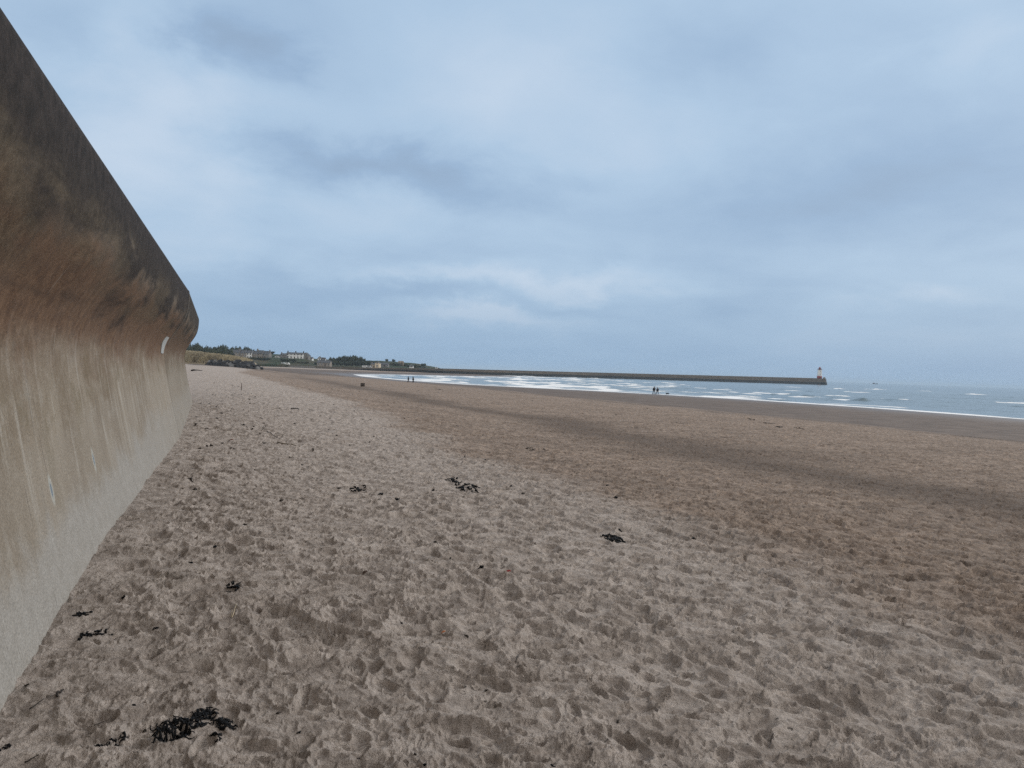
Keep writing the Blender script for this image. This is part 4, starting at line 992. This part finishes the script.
CL = [(174, 733, 34, 19, 120, 5, 'largest black seaweed clump, matted and full of holes, at the bottom left of the sand'),
      (203, 721, 22, 13, 60, 25, 'black seaweed clump touching the right of the largest one'),
      (224, 726, 20, 8, 40, 15, 'loose black seaweed strands trailing right from the two big clumps'),
      (216, 741, 11, 7, 10, 0, 'tiny black seaweed tuft just below the trailing strands'),
      (112, 743.5, 20, 6, 16, -22, 'thin curl of black seaweed left of the largest clump'),
      (3, 752, 9, 8, 8, -40, 'scrap of black seaweed at the left edge near the foot of the wall'),
      (233, 591, 18, 8, 20, 10, 'small spiky black seaweed tuft above the pale straw'),
      (80, 616, 13, 6, 10, -10, 'small black seaweed tuft close to the foot of the wall, topmost of three'),
      (87, 636, 13, 5, 9, -35, 'slanting black seaweed scrap close to the wall, left of a pair'),
      (103, 634, 15, 4, 9, -12, 'slanting black seaweed scrap close to the wall, right of a pair'),
      (359, 489.5, 15, 6, 18, 8, 'flat dark seaweed tuft in the middle sand left of the long seaweed string'),
      (381, 496, 7, 3, 5, 30, 'small dark seaweed scrap right of the flat tuft'),
      (397, 502, 6, 3, 4, 0, 'tiny seaweed dot right of the small scrap'),
      (462, 486.5, 38, 5, 46, 22, 'long dark string of seaweed lying slantwise on the middle sand'),
      (462, 494, 9, 2.5, 4, 15, 'short strand just below the long seaweed string'),
      (613, 539.5, 20, 6, 55, 12, 'thick black seaweed clump shaped like an arch at mid right'),
      (620, 532, 5, 6, 6, 50, 'small black seaweed blob just above the arched clump'),
      (531, 450, 9, 3, 10, 5, 'dark seaweed tuft where the browner sand begins'),
      (544, 450.5, 10, 2.5, 4, 5, 'faint thin strands right of the dark tuft on the browner sand'),
      (577, 466.5, 5, 2, 4, 0, 'dot of seaweed on the browner sand below the tuft'),
      (616, 498.5, 7, 3, 6, 20, 'small seaweed scrap at the edge of the pale sand'),
      (295, 409.5, 7, 2.6, 24, 5, 'dark lump of seaweed far up the pale sand, left of centre'),
      (330, 419, 5, 2, 1, 0, 'small dark lump of seaweed far up the pale sand right of the other'),
      (752, 419.6, 6, 2, 16, 5, 'first black seaweed lump on the crest of the foreshore, counted from the left'),
      (769, 423.6, 10, 2, 18, 5, 'second black seaweed lump on the crest of the foreshore'),
      (779.5, 427.2, 6, 1.4, 30, 5, 'third black seaweed lump on the crest of the foreshore'),
      (800, 429.0, 8, 2, 18, 5, 'fourth black seaweed lump on the crest of the foreshore, furthest right'),
      (438, 389.5, 6, 1.8, 16, 0, 'dark seaweed lump on the flat sand below the distant pair of walkers'),
      (371, 575.5, 0.1, .1, 0, 0, '')]
for i, (px, py, wp, hp_, n, an, lb) in enumerate(CL):
    if n: clump(px, py, wp, hp_, n, an, weed, lb, seed=i)
# near clumps have wide wet blades as well
rd = random.Random(99)
# scraps scattered everywhere
for i in range(85):
    if i < 60:
        px = rd.uniform(20, 700); py = 372+390*rd.random()**1.5+18
        wx = np.interp(py, [380, 404, 432, 478, 513, 584, 663, 704], [200, 197, 184, 148, 121, 86, 37, 4])
        if px < wx+6: continue
    else:
        py = rd.uniform(400, 470); px = rd.uniform(210, 420)
    wp = rd.uniform(1.2, 4)*(1+(py-380)/380)
    clump(px, py, wp, wp*.35, rd.randint(2, 4), rd.uniform(-30, 30), rd.choice([weed, weed_b]), 'tiny dark scrap of dried seaweed on the trampled sand', 'seaweed_scrap', 'seaweed scraps scattered over the sand', seed=200+i)
# wrack lying along the far strand line
for i in range(46):
    px = rd.uniform(240, 560); py = np.interp(px, [240, 300, 400, 520, 560], [374, 384, 391, 394, 396])+rd.gauss(0, 3)
    clump(px, max(py, 373), rd.uniform(2, 6), .8, 5, 4, weed_b, 'low dark scrap of wrack on the far flat sand', 'wrack_scrap', 'wrack scraps on the far flat sand', seed=400+i)
for i in range(50):
    px = 193+75*rd.random()**1.6; py = rd.uniform(374, 450)
    wx = np.interp(py, [370, 404, 440], [200, 197, 180])
    if px < wx+4: continue
    clump(px, py, rd.uniform(2, 6), .8, 3, rd.uniform(-5, 12), weed_b, 'thin dark streak of wrack on the sand beside the far end of the sea wall', 'wrack_streak', 'wrack streaks beside the far end of the wall', seed=500+i)
def stick(p0, p1, r, label, mat=stick_m, name='stick', lift=.01, n=7, sag=0):
    a = ground(*p0); b_ = ground(*p1); mb = MB(); rd_ = random.Random(int(p0[0])); pts = []
    for k in range(n):
        u = k/(n-1); q = a+(b_-a)*u; q[0] += rd_.gauss(0, r*.5); z = float(sand_z(q[0], q[1])[0]); pts.append((q[0]-a[0], q[1]-a[1], max(z, a[2]+(b_[2]-a[2])*u)+lift+sag*math.sin(u*3.1)-a[2]))
    mb.tube(pts, [r*(1.1-.6*k/n) for k in range(n)], 6); o = mb.build(name, mat, None, True); o.location = a; tag(o, label, 'straw' if mat == straw_m else 'stick'); return o
stick((56, 701), (64, 690), .0055, 'short dark stick slanting up near the foot of the wall')
stick((30, 713), (44, 704), .003, 'thin curved dark twig between the wall and the short stick')
stick((515, 669), (520, 655), .0025, 'thin dark twig lying in the middle foreground sand')
stick((262, 430), (280, 441), .008, 'long thin twig lying slantwise on the far pale sand')
stick((232, 622), (236, 611), .0022, 'pale straw, longer of the two, below the spiky seaweed tuft', straw_m, 'straw')
stick((230.8, 620), (232.2, 616), .002, 'pale straw, shorter of the two, left of the longer one', straw_m, 'straw')
stick((94, 732), (104, 731.5), .002, 'tiny dark twig above the curled seaweed')
stick((25, 762), (38, 757), .003, 'bent dark twig near the bottom left corner')
stick((277, 443.5), (300, 447.5), .012, 'short brown stick of driftwood on the far pale sand', simple('driftwood', (.13, .10, .06), .9))
g = ground(196, 371.3); 
mb = MB(); u = hpx(g, 1); mb.tube([(-4.5*u, 0, .05), (-2.5*u, 0, 1.0*u), (0, .2, 1.1*u), (4.8*u, .3, .8*u)], [.8*u, .75*u, .4*u, .25*u], 8); o = mb.build('driftwood_log', simple('black_log', (.02, .017, .015), .8), None, True); o.location = g; tag(o, 'dark driftwood log on the sand just beyond the end of the sea wall', 'driftwood')
g = ground(241.3, 390); u = hpx(g, 1)
mb = MB(); mb.tube([(0, 0, -.1), (.03*u, 0, 3*u), (.15*u, 0, 6.6*u)], [.34*u, .3*u, .22*u], 7); o = mb.build('upright_stick', simple('reddish_stick', (.07, .045, .04), .9), None, True); o.location = g; tag(o, 'thin reddish stick standing upright in the pale sand near the wall', 'stick')
def leaf(px, py, ln, col, label, rz):
    g = ground(px, py); m_ = simple('leaf', col, .7, .15, 40); v = []; f = []
    for i in range(7):
        u = i/6; w_ = math.sin(u*math.pi)**.7*ln*.28
        for s_ in (-1, 0, 1): v.append(((u-.5)*ln, s_*w_, abs(s_)*ln*.12+ln*.25*math.sin(u*2.5)))
    for i in range(6):
        for k in (0, 1): a = i*3+k; f.append([a, a+1, a+4, a+3])
    mb = MB(); mb.add(v, f); o = pym('fallen_leaf', mb.v, mb.f, m_, None, True); o.location = (g[0], g[1], g[2]+.006); o.rotation_euler = (.2, -.2, rz); tag(o, label, 'leaf')
    s_ = o.modifiers.new('s', 'SOLIDIFY'); s_.thickness = .0008
leaf(508, 574, .055, (.22, .02, .015), 'deep red fallen leaf on the middle sand', .2)
leaf(443.5, 635, .03, (.36, .13, .05), 'small orange fallen leaf on the foreground sand', .5)
leaf(365, 579, .05, (.05, .028, .018), 'dark brown curled leaf left of centre', .9)
leaf(231, 442, .11, (.14, .05, .03), 'reddish brown leaf on the far pale sand', .2)

# ------------------------------------------------------------------ haze
HAZE = True
if HAZE:
    hb = MB().box(-9000, 17500, -3000, 17500, -14, 34); m = bpy.data.materials.new('haze'); m.use_nodes = True; t = NT(m.node_tree)
    for n in list(t.n):
        if n.type == 'BSDF_PRINCIPLED': t.n.remove(n)
    pv_ = t.node('ShaderNodeVolumePrincipled'); pv_.inputs['Color'].default_value = (.68, .84, 1.0, 1); pv_.inputs['Density'].default_value = .00013
    out = [n for n in t.n if n.type == 'OUTPUT_MATERIAL'][0]; t.l.new(pv_.outputs[0], out.inputs['Volume'])
    o = hb.build('haze', m); tag(o, kind='stuff')

# ------------------------------------------------------------------ render settings
SC.view_settings.view_transform = 'Standard'; SC.view_settings.look = 'None'; SC.view_settings.exposure = 0; SC.view_settings.gamma = 1
SC.view_settings.use_curve_mapping = False
SC.cycles.max_bounces = 5; SC.cycles.diffuse_bounces = 3; SC.cycles.volume_bounces = 1; SC.cycles.caustics_reflective = False; SC.cycles.caustics_refractive = False
SC.cycles.use_denoising = False
